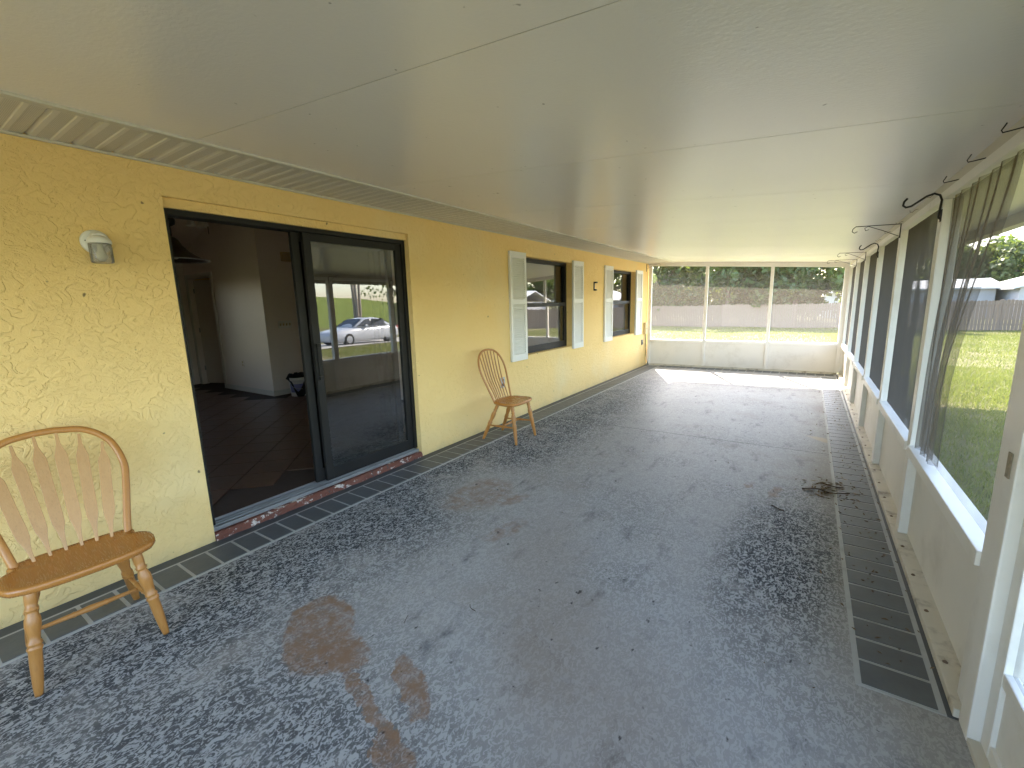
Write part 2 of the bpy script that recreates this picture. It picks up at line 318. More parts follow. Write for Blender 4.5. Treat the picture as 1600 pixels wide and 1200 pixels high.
# ------------------------------------------------------------------ porch floor with stencilled brick border
floor = MB().box(0.0, 3.80, -2.6, 10.55, -.30, 0).build('porch_floor', FLOOR)
tag(floor, 'grey flecked painted concrete porch floor with worn track', kind='structure')
DARK = paint('slate_margin_paint', (.055, .064, .072), .5, .25, 9, .2, 50, .5, (.10, .09, .075), ds=4)
box('border_margin', .002, .085, -2.5, 10.36, -.001, .0022, DARK, floor); box('border_margin', 3.66, 3.70, 1.95, 10.36, -.001, .0022, DARK, floor)
box('border_grout', .085, .352, -2.5, 10.36, -.001, .0022, GROUT, floor); box('border_grout', 3.40, 3.66, 1.95, 10.10, -.001, .0022, GROUT, floor)
box('border_grout', .352, 3.66, 10.102, 10.36, -.001, .0026, GROUT, floor)
bme = MB().box(-.113, .113, -.066, .066, 0, .0035).build('brick', BRICK, floor, .0012); bme.location = (.2185, .0, .0016)
first = True; PY = .1485
def brick(x, y, rz, sx=1.0):
    global first
    o = bme if first else bme.copy()
    if not first: COL.objects.link(o); o.parent = floor
    first = False
    o.location = (x, y, .0016); o.rotation_euler = (0, 0, rz + random.uniform(-.006, .006)); o.scale = (sx, random.uniform(.985, 1.01), 1)
y = .138 + PY / 2 - PY * 8
while y < 10.28: brick(.2185, y, 0); y += PY
y = 1.965 + .066
while y < 10.05: brick(3.53, y, 0, .97); y += PY
x = .352 + .08
while x < 3.62: brick(x, 10.232, math.pi / 2, .96); x += PY
# saw-cut control joint, drawn as a near-black hairline strip
JOINT = paint('joint_black', (.012, .012, .012), .9)
for yj in (5.0, -.2, 8.35):
    m = MB(); n = 40; v = []
    for i in range(n):
        xx = .36 + (3.4 - .36) * i / (n - 1); yy = yj + .004 * math.sin(i * 1.7); v += [(xx, yy - .0035, .0012), (xx, yy + .0035, .0012)]
    m.add(v, [(2 * i, 2 * i + 2, 2 * i + 3, 2 * i + 1) for i in range(n - 1)]); m.build('control_joint', JOINT, floor)

# ------------------------------------------------------------------ house
house = empty('house', (-3.5, 3, 0))
tag(house, 'yellow stucco house with dark sliding door and shuttered windows', 'house')
def hp(o): o.parent = house; o.matrix_parent_inverse = Matrix.Translation((3.5, -3, 0)); return o
Y0, Y1, YT = 1.128, 3.018, 2.15          # door opening
WIN = [(5.03, 6.44), (8.135, 9.505)]; WZ0, WZ1 = .80, 2.10
def wall_with_openings(m, x0, x1, y0, y1, z0, z1, ops):
    ops = sorted(ops); c = y0
    for (a, b, lo, hi) in ops:
        if a > c: m.box(x0, x1, c, a, z0, z1)
        if lo > z0: m.box(x0, x1, a, b, z0, lo)
        if hi < z1: m.box(x0, x1, a, b, hi, z1)
        c = b
    m.box(x0, x1, c, y1, z0, z1)
def wall_grid():
    # front face displaced a little so that the plane is hand-trowelled, the reveals square
    m = MB(); wall_with_openings(m, -.2, 0, -4, 10.45, -.3, 2.5, [(Y0, Y1, -.3, YT)] + [(a, b, WZ0, WZ1) for a, b in WIN]); return m
hp(wall_grid().build('stucco_wall', STUCCO))
m = MB(); m.box(-7.2, -.2, 10.25, 10.45, -.3, 2.6); m.box(-7.2, -.2, -4, -3.8, -.3, 2.6)
wall_with_openings(m, -7.2, -7.0, -3.8, 10.25, -.3, 2.6, [(1.0, 2.9, .35, 2.1)]); hp(m.build('outer_wall', STUCCO))
# main roof: gable along y
ROOF = paint('shingle_roof', (.16, .14, .12), .9, .2, 8, .6, 30)
m = MB(); z0, zr = 2.44, 4.0
m.add([(.60, -4.5, z0), (-3.6, -4.5, zr), (-7.8, -4.5, z0), (.60, 10.95, z0), (-3.6, 10.95, zr), (-7.8, 10.95, z0)] +
      [(.60, -4.5, z0 - .06), (-3.6, -4.5, zr - .08), (-7.8, -4.5, z0 - .06), (.60, 10.95, z0 - .06), (-3.6, 10.95, zr - .08), (-7.8, 10.95, z0 - .06)],
      [(0, 3, 4, 1), (1, 4, 5, 2), (6, 7, 10, 9), (7, 8, 11, 10), (0, 6, 9, 3), (2, 5, 11, 8), (0, 1, 7, 6), (1, 2, 8, 7), (3, 9, 10, 4), (4, 10, 11, 5)])
hp(m.build('roof', ROOF))
m = MB()
for ya in (-3.95, 10.3): hp(MB().prism([(.0, ya, 2.4), (-7.2, ya, 2.4), (-3.6, ya, 3.85)], (0, .1, 0)).build('gable_wall', STUCCO))
# soffit
sof = hp(box('soffit', .0, .56, -2.6, 10.95, 2.345, 2.375, TRIM))
m = MB(); pw = .16; r = .010                # one panel: V groove, flat, centre rib
prof = [(0, .012), (.012, 0), (.030, 0), (.080, 0), (.084, -.004), (.100, -.004), (.104, 0), (.150, 0), (.160, .012)]
vs = [(x, a, 2.327 + b) for x in (0.004, .535) for a, b in prof]; n = len(prof)
m.add(vs, [(i, i + 1, n + i + 1, n + i) for i in range(n - 1)])
pn = m.build('soffit_panel', SOFFIT, sof, fixn=False)
for i in range(-19, 65):
    o = pn if i == -19 else pn.copy()
    if i != -19: COL.objects.link(o); o.parent = sof
    o.location = (0, .616 + i * pw, 0)
m = MB(); m.box(.528, .575, -2.6, 10.95, 2.306, 2.345); m.build('soffit_front_trim', TRIM, sof, .006)
m = MB(); m.box(.001, .022, -2.6, 10.44, 2.314, 2.3265); m.build('soffit_wall_channel', TRIM, sof, .003)

# shutters
def louvre_shutter(y0, y1, label):
    sh = hp(empty('shutter', (0, 0, 0))); tag(sh, label)
    z0, z1 = .758, 2.135; zm = .758 + 1.377 * .55; fr = .045
    m = MB()
    m.box(.002, .034, y0, y0 + fr, z0, z1); m.box(.002, .034, y1 - fr, y1, z0, z1)
    for a, b in ((z0, z0 + .085), (zm - .03, zm + .03), (z1 - .075, z1)): m.box(.002, .0335, y0 + fr, y1 - fr, a, b)
    m.build('shutter_frame', SHUT, sh, .003)
    m = MB(); m.box(.003, .010, y0 + fr, y1 - fr, z0 + .085, z1 - .075)
    for a, b in ((z0 + .085, zm - .03), (zm + .03, z1 - .075)):
        k = int((b - a) / .027)
        for i in range(k):
            zc = a + (i + .5) * (b - a) / k
            m.prism([(.010, y0 + fr, zc + .012), (.028, y0 + fr, zc - .008), (.028, y0 + fr, zc - .012), (.010, y0 + fr, zc + .006)], (0, y1 - y0 - 2 * fr, 0))
    tag(m.build('louvres', SHUT, sh), kind='stuff'); return sh
for (a, b, l) in ((4.656, 5.032, 'white louvred shutter behind the spindle chair'), (6.434, 6.813, 'white louvred shutter right of the nearer window'),
                  (7.74, 8.135, 'white louvred shutter left of the farther window'), (9.506, 9.912, 'white louvred shutter nearest the far screen')): louvre_shutter(a, b, l)
# windows: dark bronze single-hung
for i, (a, b) in enumerate(WIN):
    wn = hp(empty('window')); tag(wn, ('nearer dark framed single-hung window reflecting the yard', 'farther dark framed single-hung window by the end screen')[i])
    x0, x1 = -.165, -.095; f = .05; m = MB(); zm = (WZ0 + WZ1) / 2 + .02
    m.box(x0, x1, a, a + f, WZ0, WZ1); m.box(x0, x1, b - f, b, WZ0, WZ1); m.box(x0, x1, a + f, b - f, WZ1 - f, WZ1); m.box(x0, x1, a + f, b - f, WZ0, WZ0 + f)
    m.build('frame', BRONZE, wn, .003)
    m = MB(); m.box(-.125, -.085, a + f, b - f, zm - .028, zm + .028); m.build('meeting_rail', BRONZE, wn, .003)
    m = MB(); m.box(-.122, -.09, a + f, a + f + .035, WZ0 + f, zm - .028); m.box(-.122, -.09, b - f - .035, b - f, WZ0 + f, zm - .028); m.box(-.122, -.09, a + f + .035, b - f - .035, WZ0 + f, WZ0 + f + .05)
    m.build('lower_sash', BRONZE, wn, .003)
    MB().add([(-.106, a + f + .03, WZ0 + f + .04), (-.106, b - f - .03, WZ0 + f + .04), (-.106, b - f - .03, zm), (-.106, a + f + .03, zm)], [(0, 1, 2, 3)]).build('pane', GLASSW, wn)
    MB().add([(-.14, a + f - .01, zm), (-.14, b - f + .01, zm), (-.14, b - f + .01, WZ1 - f + .01), (-.14, a + f - .01, WZ1 - f + .01)], [(0, 1, 2, 3)]).build('pane', GLASSW, wn)
    m = MB(); m.box(-.20, -.02, a + .001, b - .001, WZ0 - .02, WZ0 + .004); m.build('sill', STUCCO, wn, .004)
# sliding door
sd = hp(empty('sliding_door')); tag(sd, 'dark bronze sliding glass door standing half open')
m = MB(); FZ = 2.095; sx0, sx1 = -.165, -.055
m.box(sx0, sx1, Y0, Y0 + .035, .085, FZ); m.box(sx0, sx1, Y1 - .035, Y1, .085, FZ); m.box(sx0, sx1, Y0 + .035, Y1 - .035, FZ - .035, FZ); m.build('frame', BRONZE, sd, .003)
hp(MB().box(-.199, -.03, Y0 + .002, Y1 - .002, FZ, YT + .0015).build('door_head_filler', STUCCO, None, .004))
MB().box(-.175, -.034, Y0 + .004, Y1 - .004, .052, .064).build('threshold_base', BRONZE, sd)
for xx, w_ in ((-.168, .005), (-.150, .003), (-.108, .003), (-.070, .003), (-.040, .007)):
    MB().box(xx - w_, xx + w_, Y0 + .004, Y1 - .004, .0642 if xx < -.05 else .0515, .0845 if xx < -.05 else .078).build('track_rail', SILVER, sd, .001)
def leaf(name, x, ya, yb):
    lf = MB(); s = .062
    lf.box(x - .016, x + .016, ya, ya + s, .086, FZ - .036); lf.box(x - .016, x + .016, yb - s, yb, .086, FZ - .036)
    lf.box(x - .0155, x + .0155, ya + s, yb - s, .086, .185); lf.box(x - .0155, x + .0155, ya + s, yb - s, FZ - .095, FZ - .036)
    lf.build(name, BRONZE, sd, .003)
    MB().add([(x, ya + s - .01, .175), (x, yb - s + .01, .175), (x, yb - s + .01, FZ - .085), (x, ya + s - .01, FZ - .085)], [(0, 1, 2, 3)]).build('pane', GLASS, sd)
leaf('outer_leaf', -.088, 2.015, 2.978); leaf('inner_leaf', -.128, 1.945, 2.90)
m = MB(); m.box(-.075, -.060, 2.035, 2.055, .95, 1.2); m.box(-.072, -.048, 2.028, 2.062, .93, .96); m.box(-.072, -.048, 2.028, 2.062, 1.19, 1.22); m.build('pull_handle', BRONZE, sd, .003)
# chipped red step under the threshold
m = MB(); ns = 46; v = []
for i in range(ns + 1):
    yy = Y0 + .003 + (Y1 - Y0 - .006) * i / ns; q = lambda s: random.uniform(-s, s)
    v += [(.012 + q(.006), yy, 0.0), (.010 + q(.006), yy, .030 + q(.004)), (-.004 + q(.004), yy, .050 + q(.0015)), (-.19, yy, .051), (-.19, yy, -.05)]
m.add(v, [(i * 5 + j, i * 5 + (j + 1) % 5, (i + 1) * 5 + (j + 1) % 5, (i + 1) * 5 + j) for i in range(ns) for j in range(5)] + [(0, 1, 2, 3, 4), tuple(ns * 5 + j for j in (4, 3, 2, 1, 0))])
hp(m.build('door_step', RED))

# ------------------------------------------------------------------ room behind the sliding door
FI = .08
ifl = box('interior_floor', -7.0, -.2, -3.8, 10.25, -.1, FI - .006, IGROUT); tag(ifl, 'dark brown tiled floor inside the house', kind='structure')
tl = MB().box(-.158, .158, -.158, .158, 0, .007).build('floor_tile', ITILE, ifl, .002); k = 0; q = .3255
for i in range(-30, 31):
    for j in range(-30, 31):
        u, v = i * q, j * q; x, y = -3.4 + (u - v) * .7071, 2.2 + (u + v) * .7071
        if not (-6.75 < x < -.44 and .55 < y < 4.45): continue
        if x < -4 and y > 3.55: continue
        if y < .75 - .22 * x - .9: continue
        o = tl if k == 0 else tl.copy()
        if k: COL.objects.link(o); o.parent = ifl
        o.location = (x, y, FI - .007); o.rotation_euler = (0, 0, math.pi / 4); k += 1
def iw(name, *b, mat=IWALL, bevel=0): return hp(box(name, *b, mat, None, bevel))
iw('interior_wall', -4.32, -4.2, 3.8, 6.9, FI - .01, 3.7); iw('interior_wall', -5.9, -4.32, 3.8, 3.92, FI - .01, 3.7)
iw('interior_wall', -6.999, -6.86, 3.8, 3.92, FI - .01, 3.7); iw('interior_wall', -6.86, -5.9, 3.8, 3.92, 2.12, 3.7)
iw('interior_wall', -4.2, -.2, 4.62, 4.74, FI - .01, 3.7); iw('interior_wall', -6.999, -.2, -.6, -.48, FI - .01, 3.7)
iw('interior_wall', -3.4, -.2, 7.25, 7.35, FI - .01, 3.0); iw('interior_wall', -3.4, -3.3, 4.74, 10.25, FI - .01, 3.0)
m = MB(); wall_with_openings(m, -7.0, -6.97, -.48, 3.8, FI - .01, 2.6, [(1.0, 2.9, .35, 2.1)]); hp(m.build('interior_wall', IWALL))
m = MB(); m.box(-.215, -.201, -.48, Y0 - .02, FI - .01, 2.6); m.box(-.215, -.201, Y1 + .02, 4.62, FI - .01, 2.6); m.box(-.215, -.201, Y0 - .02, Y1 + .02, YT, 2.6); hp(m.build('interior_wall', IWALL))
m = MB(); m.add([(-.05, -3.8, 2.50), (-3.6, -3.8, 3.74), (-7.15, -3.8, 2.50), (-.05, 10.3, 2.50), (-3.6, 10.3, 3.74), (-7.15, 10.3, 2.50)], [(0, 3, 4, 1), (1, 4, 5, 2)]); hp(m.build('vaulted_ceiling', IWALL))
iw('baseboard', -4.2, -4.186, 3.786, 4.618, FI, FI + .085, mat=ITRIM); iw('baseboard', -5.82, -4.2, 3.786, 3.799, FI, FI + .0855, mat=ITRIM)
# doorway with a door ajar, casing
m = MB(); m.box(-5.90, -5.82, 3.782, 3.80, FI, 2.20); m.box(-6.94, -6.86, 3.782, 3.80, FI, 2.20); m.box(-6.86, -5.90, 3.782, 3.80, 2.12, 2.20); hp(m.build('door_casing', ITRIM, None, .004))
dr = hp(empty('interior_door', (-6.86, 3.86, 0), R(24))); tag(dr, 'interior door standing ajar in white casing')
dr.location = (-6.84, 3.88, 0)
m = MB(); m.box(0, .86, 0, .035, FI + .01, 2.10); m.build('door_slab', IDOOR, dr, .003)
for zz in (.35, 1.1, 1.85): MB().box(-.012, .012, -.012, .004, zz, zz + .09).build('hinge', SILVER, dr)
MB().lathe([(0, .012), (.03, .012), (.035, .026), (.06, .028), (.07, .015)], (.8, 0, 1.02), (0, -1, 0), 14).build('knob', SILVER, dr)
d2 = hp(empty('interior_door')); tag(d2, 'closed panelled door on the back wall')
box('door_slab', -6.97, -6.945, 3.02, 3.60, FI + .005, 2.11, IDOOR, d2, .003)
m = MB(); m.box(-6.97, -6.95, 3.62, 3.70, FI, 2.2); m.box(-6.97, -6.95, 2.94, 3.0, FI, 2.2); m.box(-6.97, -6.95, 3.0, 3.62, 2.12, 2.2); m.build('casing', ITRIM, d2, .003)
m = MB(); m.box(-6.945, -6.940, 3.12, 3.52, 1.25, 1.95); m.box(-6.945, -6.940, 3.12, 3.52, .25, 1.05); m.build('raised_panel', IDOOR, d2, .002)
MB().lathe([(0, .012), (.03, .012), (.035, .026), (.06, .028), (.07, .015)], (-6.944, 3.54, 1.0), (1, 0, 0), 14).build('knob', BLACKM, d2)
# added west window, out of view, to let daylight into the room
added_win = hp(empty('window'))
m = MB(); m.box(-7.12, -7.06, 1.0, 1.06, .35, 2.1); m.box(-7.12, -7.06, 2.84, 2.9, .35, 2.1); m.box(-7.12, -7.06, 1.06, 2.84, .35, .41); m.box(-7.12, -7.06, 1.06, 2.84, 2.04, 2.1); m.box(-7.11, -7.07, 1.06, 2.84, 1.2, 1.25); m.build('frame', BRONZE, added_win)
MB().add([(-7.09, 1.06, .41), (-7.09, 2.84, .41), (-7.09, 2.84, 2.04), (-7.09, 1.06, 2.04)], [(0, 1, 2, 3)]).build('pane', m_glass('added_window_pane', 1.5, (.45, .43, .41)), added_win)
# fittings in the room
sw = empty('switch_plate', (-4.2, 4.117, 1.252)); tag(sw, 'white four-gang light switch plate on the interior wall', 'light switch')
MB().box(.0, .008, -.115, .115, -.06, .06).build('plate', PLASTW, sw, .003)
for i in range(4): MB().prism([(.008, -.09 + i * .055, -.022), (.024, -.09 + i * .055, .004), (.022, -.09 + i * .055, .016), (.008, -.09 + i * .055, .022)], (0, .014, 0)).build('toggle', BEIGE, sw)
ch = empty('door_chime', (-4.2, 4.285, 2.36)); tag(ch, 'beige door chime box high on the interior wall', 'door chime')
MB().box(0, .05, -.115, .115, -.075, .075).build('cover', BEIGE, ch, .012)
m = MB()
for i in range(5): m.box(.0485, .053, -.1, .1, -.05 + i * .024, -.043 + i * .024)
m.build('grille', TRIM, ch)
ol = empty('wall_outlet', (-5.117, 3.8, .58)); tag(ol, 'small outlet on the shaded interior wall beside the casing', 'outlet', 'wall outlets')
MB().box(-.038, .038, -.008, 0, -.06, .06).build('plate', IWALL, ol, .003); MB().box(-.017, .017, -.0105, -.007, .008, .042).build('socket', BEIGE, ol); MB().box(-.017, .017, -.0105, -.007, -.042, -.008).build('socket', BEIGE, ol)
# pendant lamp
pl = empty('pendant_lamp', (-1.8, 1.80, 2.0)); tag(pl, 'dark flared pendant lamp hanging inside the open door', 'pendant lamp')
PEND = paint('dark_bronze_shade', (.05, .032, .02), .4, .2, 10)
MB().lathe([(0, .27), (.004, .262), (.03, .19), (.08, .12), (.13, .075), (.18, .05), (.20, .032), (.215, .0)], (0, 0, -.03), n=28, cap=False).build('shade', PEND, pl)
MB().lathe([(.0, .006), (.1, .006), (.105, .02), (.12, .042), (.15, .048), (.18, .04), (.195, .02), (.2, .006), (.3, .006), (.305, .055), (.32, .06), (.33, .006), (1.35, .006)], (0, 0, .17), n=16).build('stem', BLACKM, pl)
MB().tube([(.27 * math.cos(a), .27 * math.sin(a), -.032) for a in [i * math.pi / 16 for i in range(33)]], .006, 6, False).build('rim', SILVER, pl)
MB().lathe([(0, .02), (.02, .05), (.08, .055), (.11, .03)], (0, 0, -.02), n=14).build('bulb', PLASTW, pl)
# ceiling fan (only its kit shows under the head)
fn = empty('ceiling_fan', (-4.0, 2.95, 2.72)); tag(fn, 'ceiling fan deep in the dim room behind the pendant', 'ceiling fan')
MB().lathe([(0, .02), (.02, .1), (.09, .11), (.12, .03), (.13, .02), (.93, .02)], (0, 0, .05), n=18).build('motor', PEND, fn)
for i in range(4):
    a = i * math.pi / 2 + .5; c, s_ = math.cos(a), math.sin(a); pt = lambda r, o, z: (c * r - s_ * o, s_ * r + c * o, z)
    MB().prism([pt(.11, -.04, .12), pt(.6, -.07, .13), pt(.62, 0, .12), pt(.6, .07, .105), pt(.11, .04, .115)], (0, 0, .008)).build('blade', PEND, fn)
for a in (.3, 2.4, 4.5): MB().lathe([(0, .06), (.05, .045), (.1, .02)], (.09 * math.cos(a), .09 * math.sin(a), -.06), n=14, cap=False).build('glass_shade', PLASTW, fn)
MB().tube([(.03, .1, .05), (.03, .1, -.15)], .004, 6).build('pull_chain', BLACKM, fn)
# bucket with a black rag
bk = empty('bucket', (-3.87, 4.05, FI)); tag(bk, 'white plastic pail with printed label on the tiled floor', 'bucket')
MB().lathe([(0, .118), (.005, .122), (.26, .142), (.265, .150), (.285, .150), (.287, .143), (.31, .144), (.312, .137), (.29, .135), (.02, .11)], (0, 0, 0), n=28).build('pail', PLASTW, bk)
LBL = paint('printed_label', (.22, .22, .42), .5, .5, 30)
m = MB(); v = []
for i in range(13):
    a = R(-95 + i * 9); 
    for h, rr in ((.07, .1305), (.21, .1412)): v.append((rr * math.cos(a), rr * math.sin(a), h))
m.add(v, [(2 * i, 2 * i + 2, 2 * i + 3, 2 * i + 1) for i in range(12)], True); m.build('label', LBL, bk)
MB().tube([(.0, -.152, .27), (.06, -.17, .2), (.11, -.12, .14), (.15, 0, .12), (.11, .12, .14), (.06, .17, .2), (0, .152, .27)], .004, 6).build('bail_handle', SILVER, bk)
m = MB(); v = []; nr, na = 9, 28
for i in range(nr):
    for j in range(na):
        a = 2 * math.pi * j / na; rr = .165 * i / (nr - 1) * (1 + .12 * math.sin(3 * a + 1)); z = .375 + .028 * math.sin(5 * a + i) + .02 * math.sin(2 * a) - (.0 if i < 6 else .055 * (i - 5) * (1.2 + math.sin(a * 2 + 2.2)))
        v.append((rr * math.cos(a), rr * math.sin(a), z - .03))
m.add(v, [(i * na + j, i * na + (j + 1) % na, (i + 1) * na + (j + 1) % na, (i + 1) * na + j) for i in range(nr - 1) for j in range(na)], True)
rag = m.build('rag', paint('black_cloth', (.012, .012, .013), .95, .3, 30, .3, 80), None, loc=(-3.87, 4.05, FI)); tag(rag, 'black rag draped over the white pail', 'rag')
# things on the floor behind the closed pane
bx = empty('cardboard_box', (-1.42, 3.08, FI), R(-8)); tag(bx, 'small blue printed box on the floor behind the glass', 'box')
MB().box(-.07, .07, -.12, .12, 0, .17).build('carton', paint('blue_carton', (.05, .13, .26), .5, .2, 10), bx, .004)
MB().lathe([(0, .05), (.0015, .05)], (.0702, -.04, .085), (1, 0, 0), 20).build('round_mark', PLASTW, bx); MB().box(  .0702, .0712, -.118, .118, .145, .168).build('print_band', PLASTW, bx)
tr = empty('paint_tray', (-1.06, 3.19, FI), R(-30)); tag(tr, 'white plastic paint tray lying on the floor behind the glass', 'tray')
m = MB(); rings = [(.135, .235, .055), (.12, .22, .06), (.11, .205, .05), (.095, .18, .012), (.0, .0, .010)]; v = []
for (a, b, z) in rings:
    for j in range(28):
        an = 2 * math.pi * j / 28; cx, sx = math.cos(an), math.sin(an); e = .35
        v.append((a * math.copysign(abs(cx) ** e, cx), b * math.copysign(abs(sx) ** e, sx), z))
m.add(v, [(i * 28 + j, i * 28 + (j + 1) % 28, (i + 1) * 28 + (j + 1) % 28, (i + 1) * 28 + j) for i in range(4) for j in range(28)], True)
sh = m.build('tray_shell', PLASTW, tr); md = sh.modifiers.new('s', 'SOLIDIFY'); md.thickness = .004; md.offset = -1
for i in range(5): MB().box(-.06, .06, -.13 + i * .03, -.122 + i * .03, .010, .022).build('rib', PLASTW, tr)
for sx_, sy_ in ((-1, -1), (1, -1), (-1, 1), (1, 1)): MB().box(sx_ * .1 - .008, sx_ * .1 + .008, sy_ * .19 - .008, sy_ * .19 + .008, 0, .045).build('foot', PLASTW, tr)
bt = empty('spray_bottle', (-1.20, 3.74, FI)); tag(bt, 'blue spray bottle standing on the floor behind the glass', 'bottle')
MB().lathe([(0, .042), (.01, .046), (.14, .046), (.17, .03), (.19, .016), (.21, .015)], n=20).build('body', paint('blue_plastic', (.06, .12, .35), .3, .1), bt)
MB().box(-.015, .015, -.02, .06, .21, .245).build('spray_head', PLASTW, bt, .005); MB().box(-.006, .006, .02, .03, .17, .21).build('trigger', PLASTW, bt)

# ------------------------------------------------------------------ patio roof with embossed panels
SL = -.0725
cz = lambda x: 2.318 + SL * (x - .55)
roof = empty('patio_roof', (2.2, 4, 2.2)); tag(roof, 'white embossed panel ceiling sloping down to the screens', 'patio roof')
def rp(o): o.parent = roof; o.matrix_parent_inverse = Matrix.Translation((-2.2, -4, -2.2)); return o
ys = [-2.6, -1.33, -.11, 1.10, 2.26, 3.48, 4.70, 5.92, 7.14, 8.36, 9.58, 10.99]
for a, b in zip(ys[:-1], ys[1:]):
    m = MB(); a += .0018; b -= .0018
    nxp, nyp = 14, 6; v = []
    for j in range(nyp + 1):
        for i in range(nxp + 1):
            xx = .545 + (4.34 - .545) * i / nxp; yy = a + (b - a) * j / nyp
            v.append((xx, yy, cz(xx) + .0025 * math.sin(math.pi * j / nyp) * math.sin(xx * 2.1 + a)))
    top = [(x_, y_, z_ + .075) for x_, y_, z_ in v]; N = len(v); k = nxp + 1
    F = [(j * k + i, (j + 1) * k + i, (j + 1) * k + i + 1, j * k + i + 1) for j in range(nyp) for i in range(nxp)]
    F += [tuple(N + q_ for q_ in reversed(f)) for f in F]
    per = [i for i in range(k)] + [j * k + nxp for j in range(1, nyp + 1)] + [nyp * k + i for i in range(nxp - 1, -1, -1)] + [j * k for j in range(nyp - 1, 0, -1)]
    F += [(per[i], per[(i + 1) % len(per)], N + per[(i + 1) % len(per)], N + per[i]) for i in range(len(per))]
    m.add(v + top, F, False); rp(m.build('ceiling_panel', CEIL))
# dark strips added behind the seam gaps so no sky shows through
for yy in ys[1:-1]:
    m = MB(); m.prism([(.56, yy - .0012, cz(.56) + .0015), (4.33, yy - .0012, cz(4.33) + .0015), (4.33, yy - .0012, cz(4.33) + .06), (.56, yy - .0012, cz(.56) + .06)], (0, .0024, 0)); rp(m.build('seam', BRONZE))
m = MB(); gxo = 4.345
m.prism([(gxo, -2.6, 2.13), (gxo, -2.6, 1.965), (gxo + .09, -2.6, 1.965), (gxo + .12, -2.6, 2.06), (gxo + .12, -2.6, 2.08), (gxo + .004, -2.6, 2.08)], (0, 13.59, 0)); rp(m.build('gutter', TRIM))
m = MB(); m.prism([(.55, 10.992, cz(.55) - .02), (4.345, 10.992, cz(4.345) - .02), (4.345, 10.992, cz(4.345) + .09), (.55, 10.992, cz(.55) + .09)], (0, .02, 0)); rp(m.build('end_fascia', TRIM))

# ------------------------------------------------------------------ screen enclosure
enc = empty('screen_enclosure', (W, 5, 0)); tag(enc, 'white aluminium screen enclosure on kick panels along the porch', 'screen enclosure')
def ep(o): o.parent = enc; o.matrix_parent_inverse = Matrix.Translation((-W, -5, 0)); return o
RZ, HB, HT = .60, 1.985, cz(W) - .002
PO = [2.005, 3.42, 4.80, 6.165, 7.53, 8.90, 10.37]
xi, xo = W, W + .08
for i, py in enumerate(PO):
    pw2 = .045
    ya, yb = (py - .05, py + .05) if i == 0 else (py - pw2 + .03, py + pw2 + .03)
    ep(box('post', xi, xo, ya, yb, .036, HB, WHITE, None, .005))
# nearer bays towards and behind the camera
for py in (.86, -.45, -1.75): ep(box('post', xi, xo, py - .045, py + .045, .036, HB, WHITE, None, .005))
ep(box('door_jamb', xi - .012, xo + .01, 1.862, 1.952, .0, HB, WHITE, None, .006))
bays = [(-2.55, -1.795), (-1.705, -.495), (-.405, .815)] + [(a + (.05 if i == 0 else .075), b - .015) for i, (a, b) in enumerate(zip(PO[:-1], PO[1:]))]
for a, b in bays:
    ep(box('mid_rail', xi - .012, xo + .004, a, b, RZ - .055, RZ, WHITE, None, .004))
    ep(box('kick_panel', xi + .045, xi + .055, a, b, .036, RZ - .055, PANEL))
ep(box('header_beam', xi + .002, xo, -2.55, 10.36, HB + .001, 2.035, WHITE, None, .004))
ep(box('header_fascia', xi + .012, xo - .01, -2.55, 10.36, 2.036, HT, TRIM, None, .002))
m = MB(); m.box(xi - .025, xo + .01, 1.96, 10.36, .0, .0355); ep(m.build('bottom_track', TRACK, None, .004))
m = MB(); m.box(xi - .025, xo + .01, -2.55, .92, .0, .0355); ep(m.build('bottom_track', TRACK, None, .004))
BOLT = paint('rusty_bolt', (.13, .085, .055), .7, .4, 40)
bolt0 = None
for i, (a, b) in enumerate(bays[3:]):
    for q_ in (.12, .38, .62, .86):
        yy = a + (b - a) * q_
        if bolt0 is None: bolt0 = ep(MB().lathe([(0, .009), (.002, .009), (.003, .006), (.006, .005)], n=10).build('bolt', BOLT)); o = bolt0
        else: o = bolt0.copy(); COL.objects.link(o)
        o.location = (xi - .001, yy, .0355)
def sheet(name, mat, corners, nu=1, nv=1, fn=None):
    c = [Vector(x) for x in corners]; v = []
    for j in range(nv + 1):
        for i in range(nu + 1):
            u, t_ = i / nu, j / nv; p_ = c[0] * (1 - u) * (1 - t_) + c[1] * u * (1 - t_) + c[2] * u * t_ + c[3] * (1 - u) * t_
            v.append(fn(p_, u, t_) if fn else p_)
    return MB().add(v, [(j * (nu + 1) + i, j * (nu + 1) + i + 1, (j + 1) * (nu + 1) + i + 1, (j + 1) * (nu + 1) + i) for j in range(nv) for i in range(nu)], True).build(name, mat, None, fixn=False)
for k_, (a, b) in enumerate(bays):
    ph = random.uniform(0, 6)
    f_ = lambda p_, u, t_: Vector((p_.x + .004 * math.sin(math.pi * u) * math.sin(math.pi * t_) * math.sin(3 * u + ph) + .0006 * math.sin(23 * u + ph), p_.y, p_.z))
    ep(sheet('screen', DARKSCR if k_ > 3 else SCREEN, [(xi + .045, a, RZ), (xi + .045, b, RZ), (xi + .045, b, HB), (xi + .045, a, HB)], 30, 8, f_))
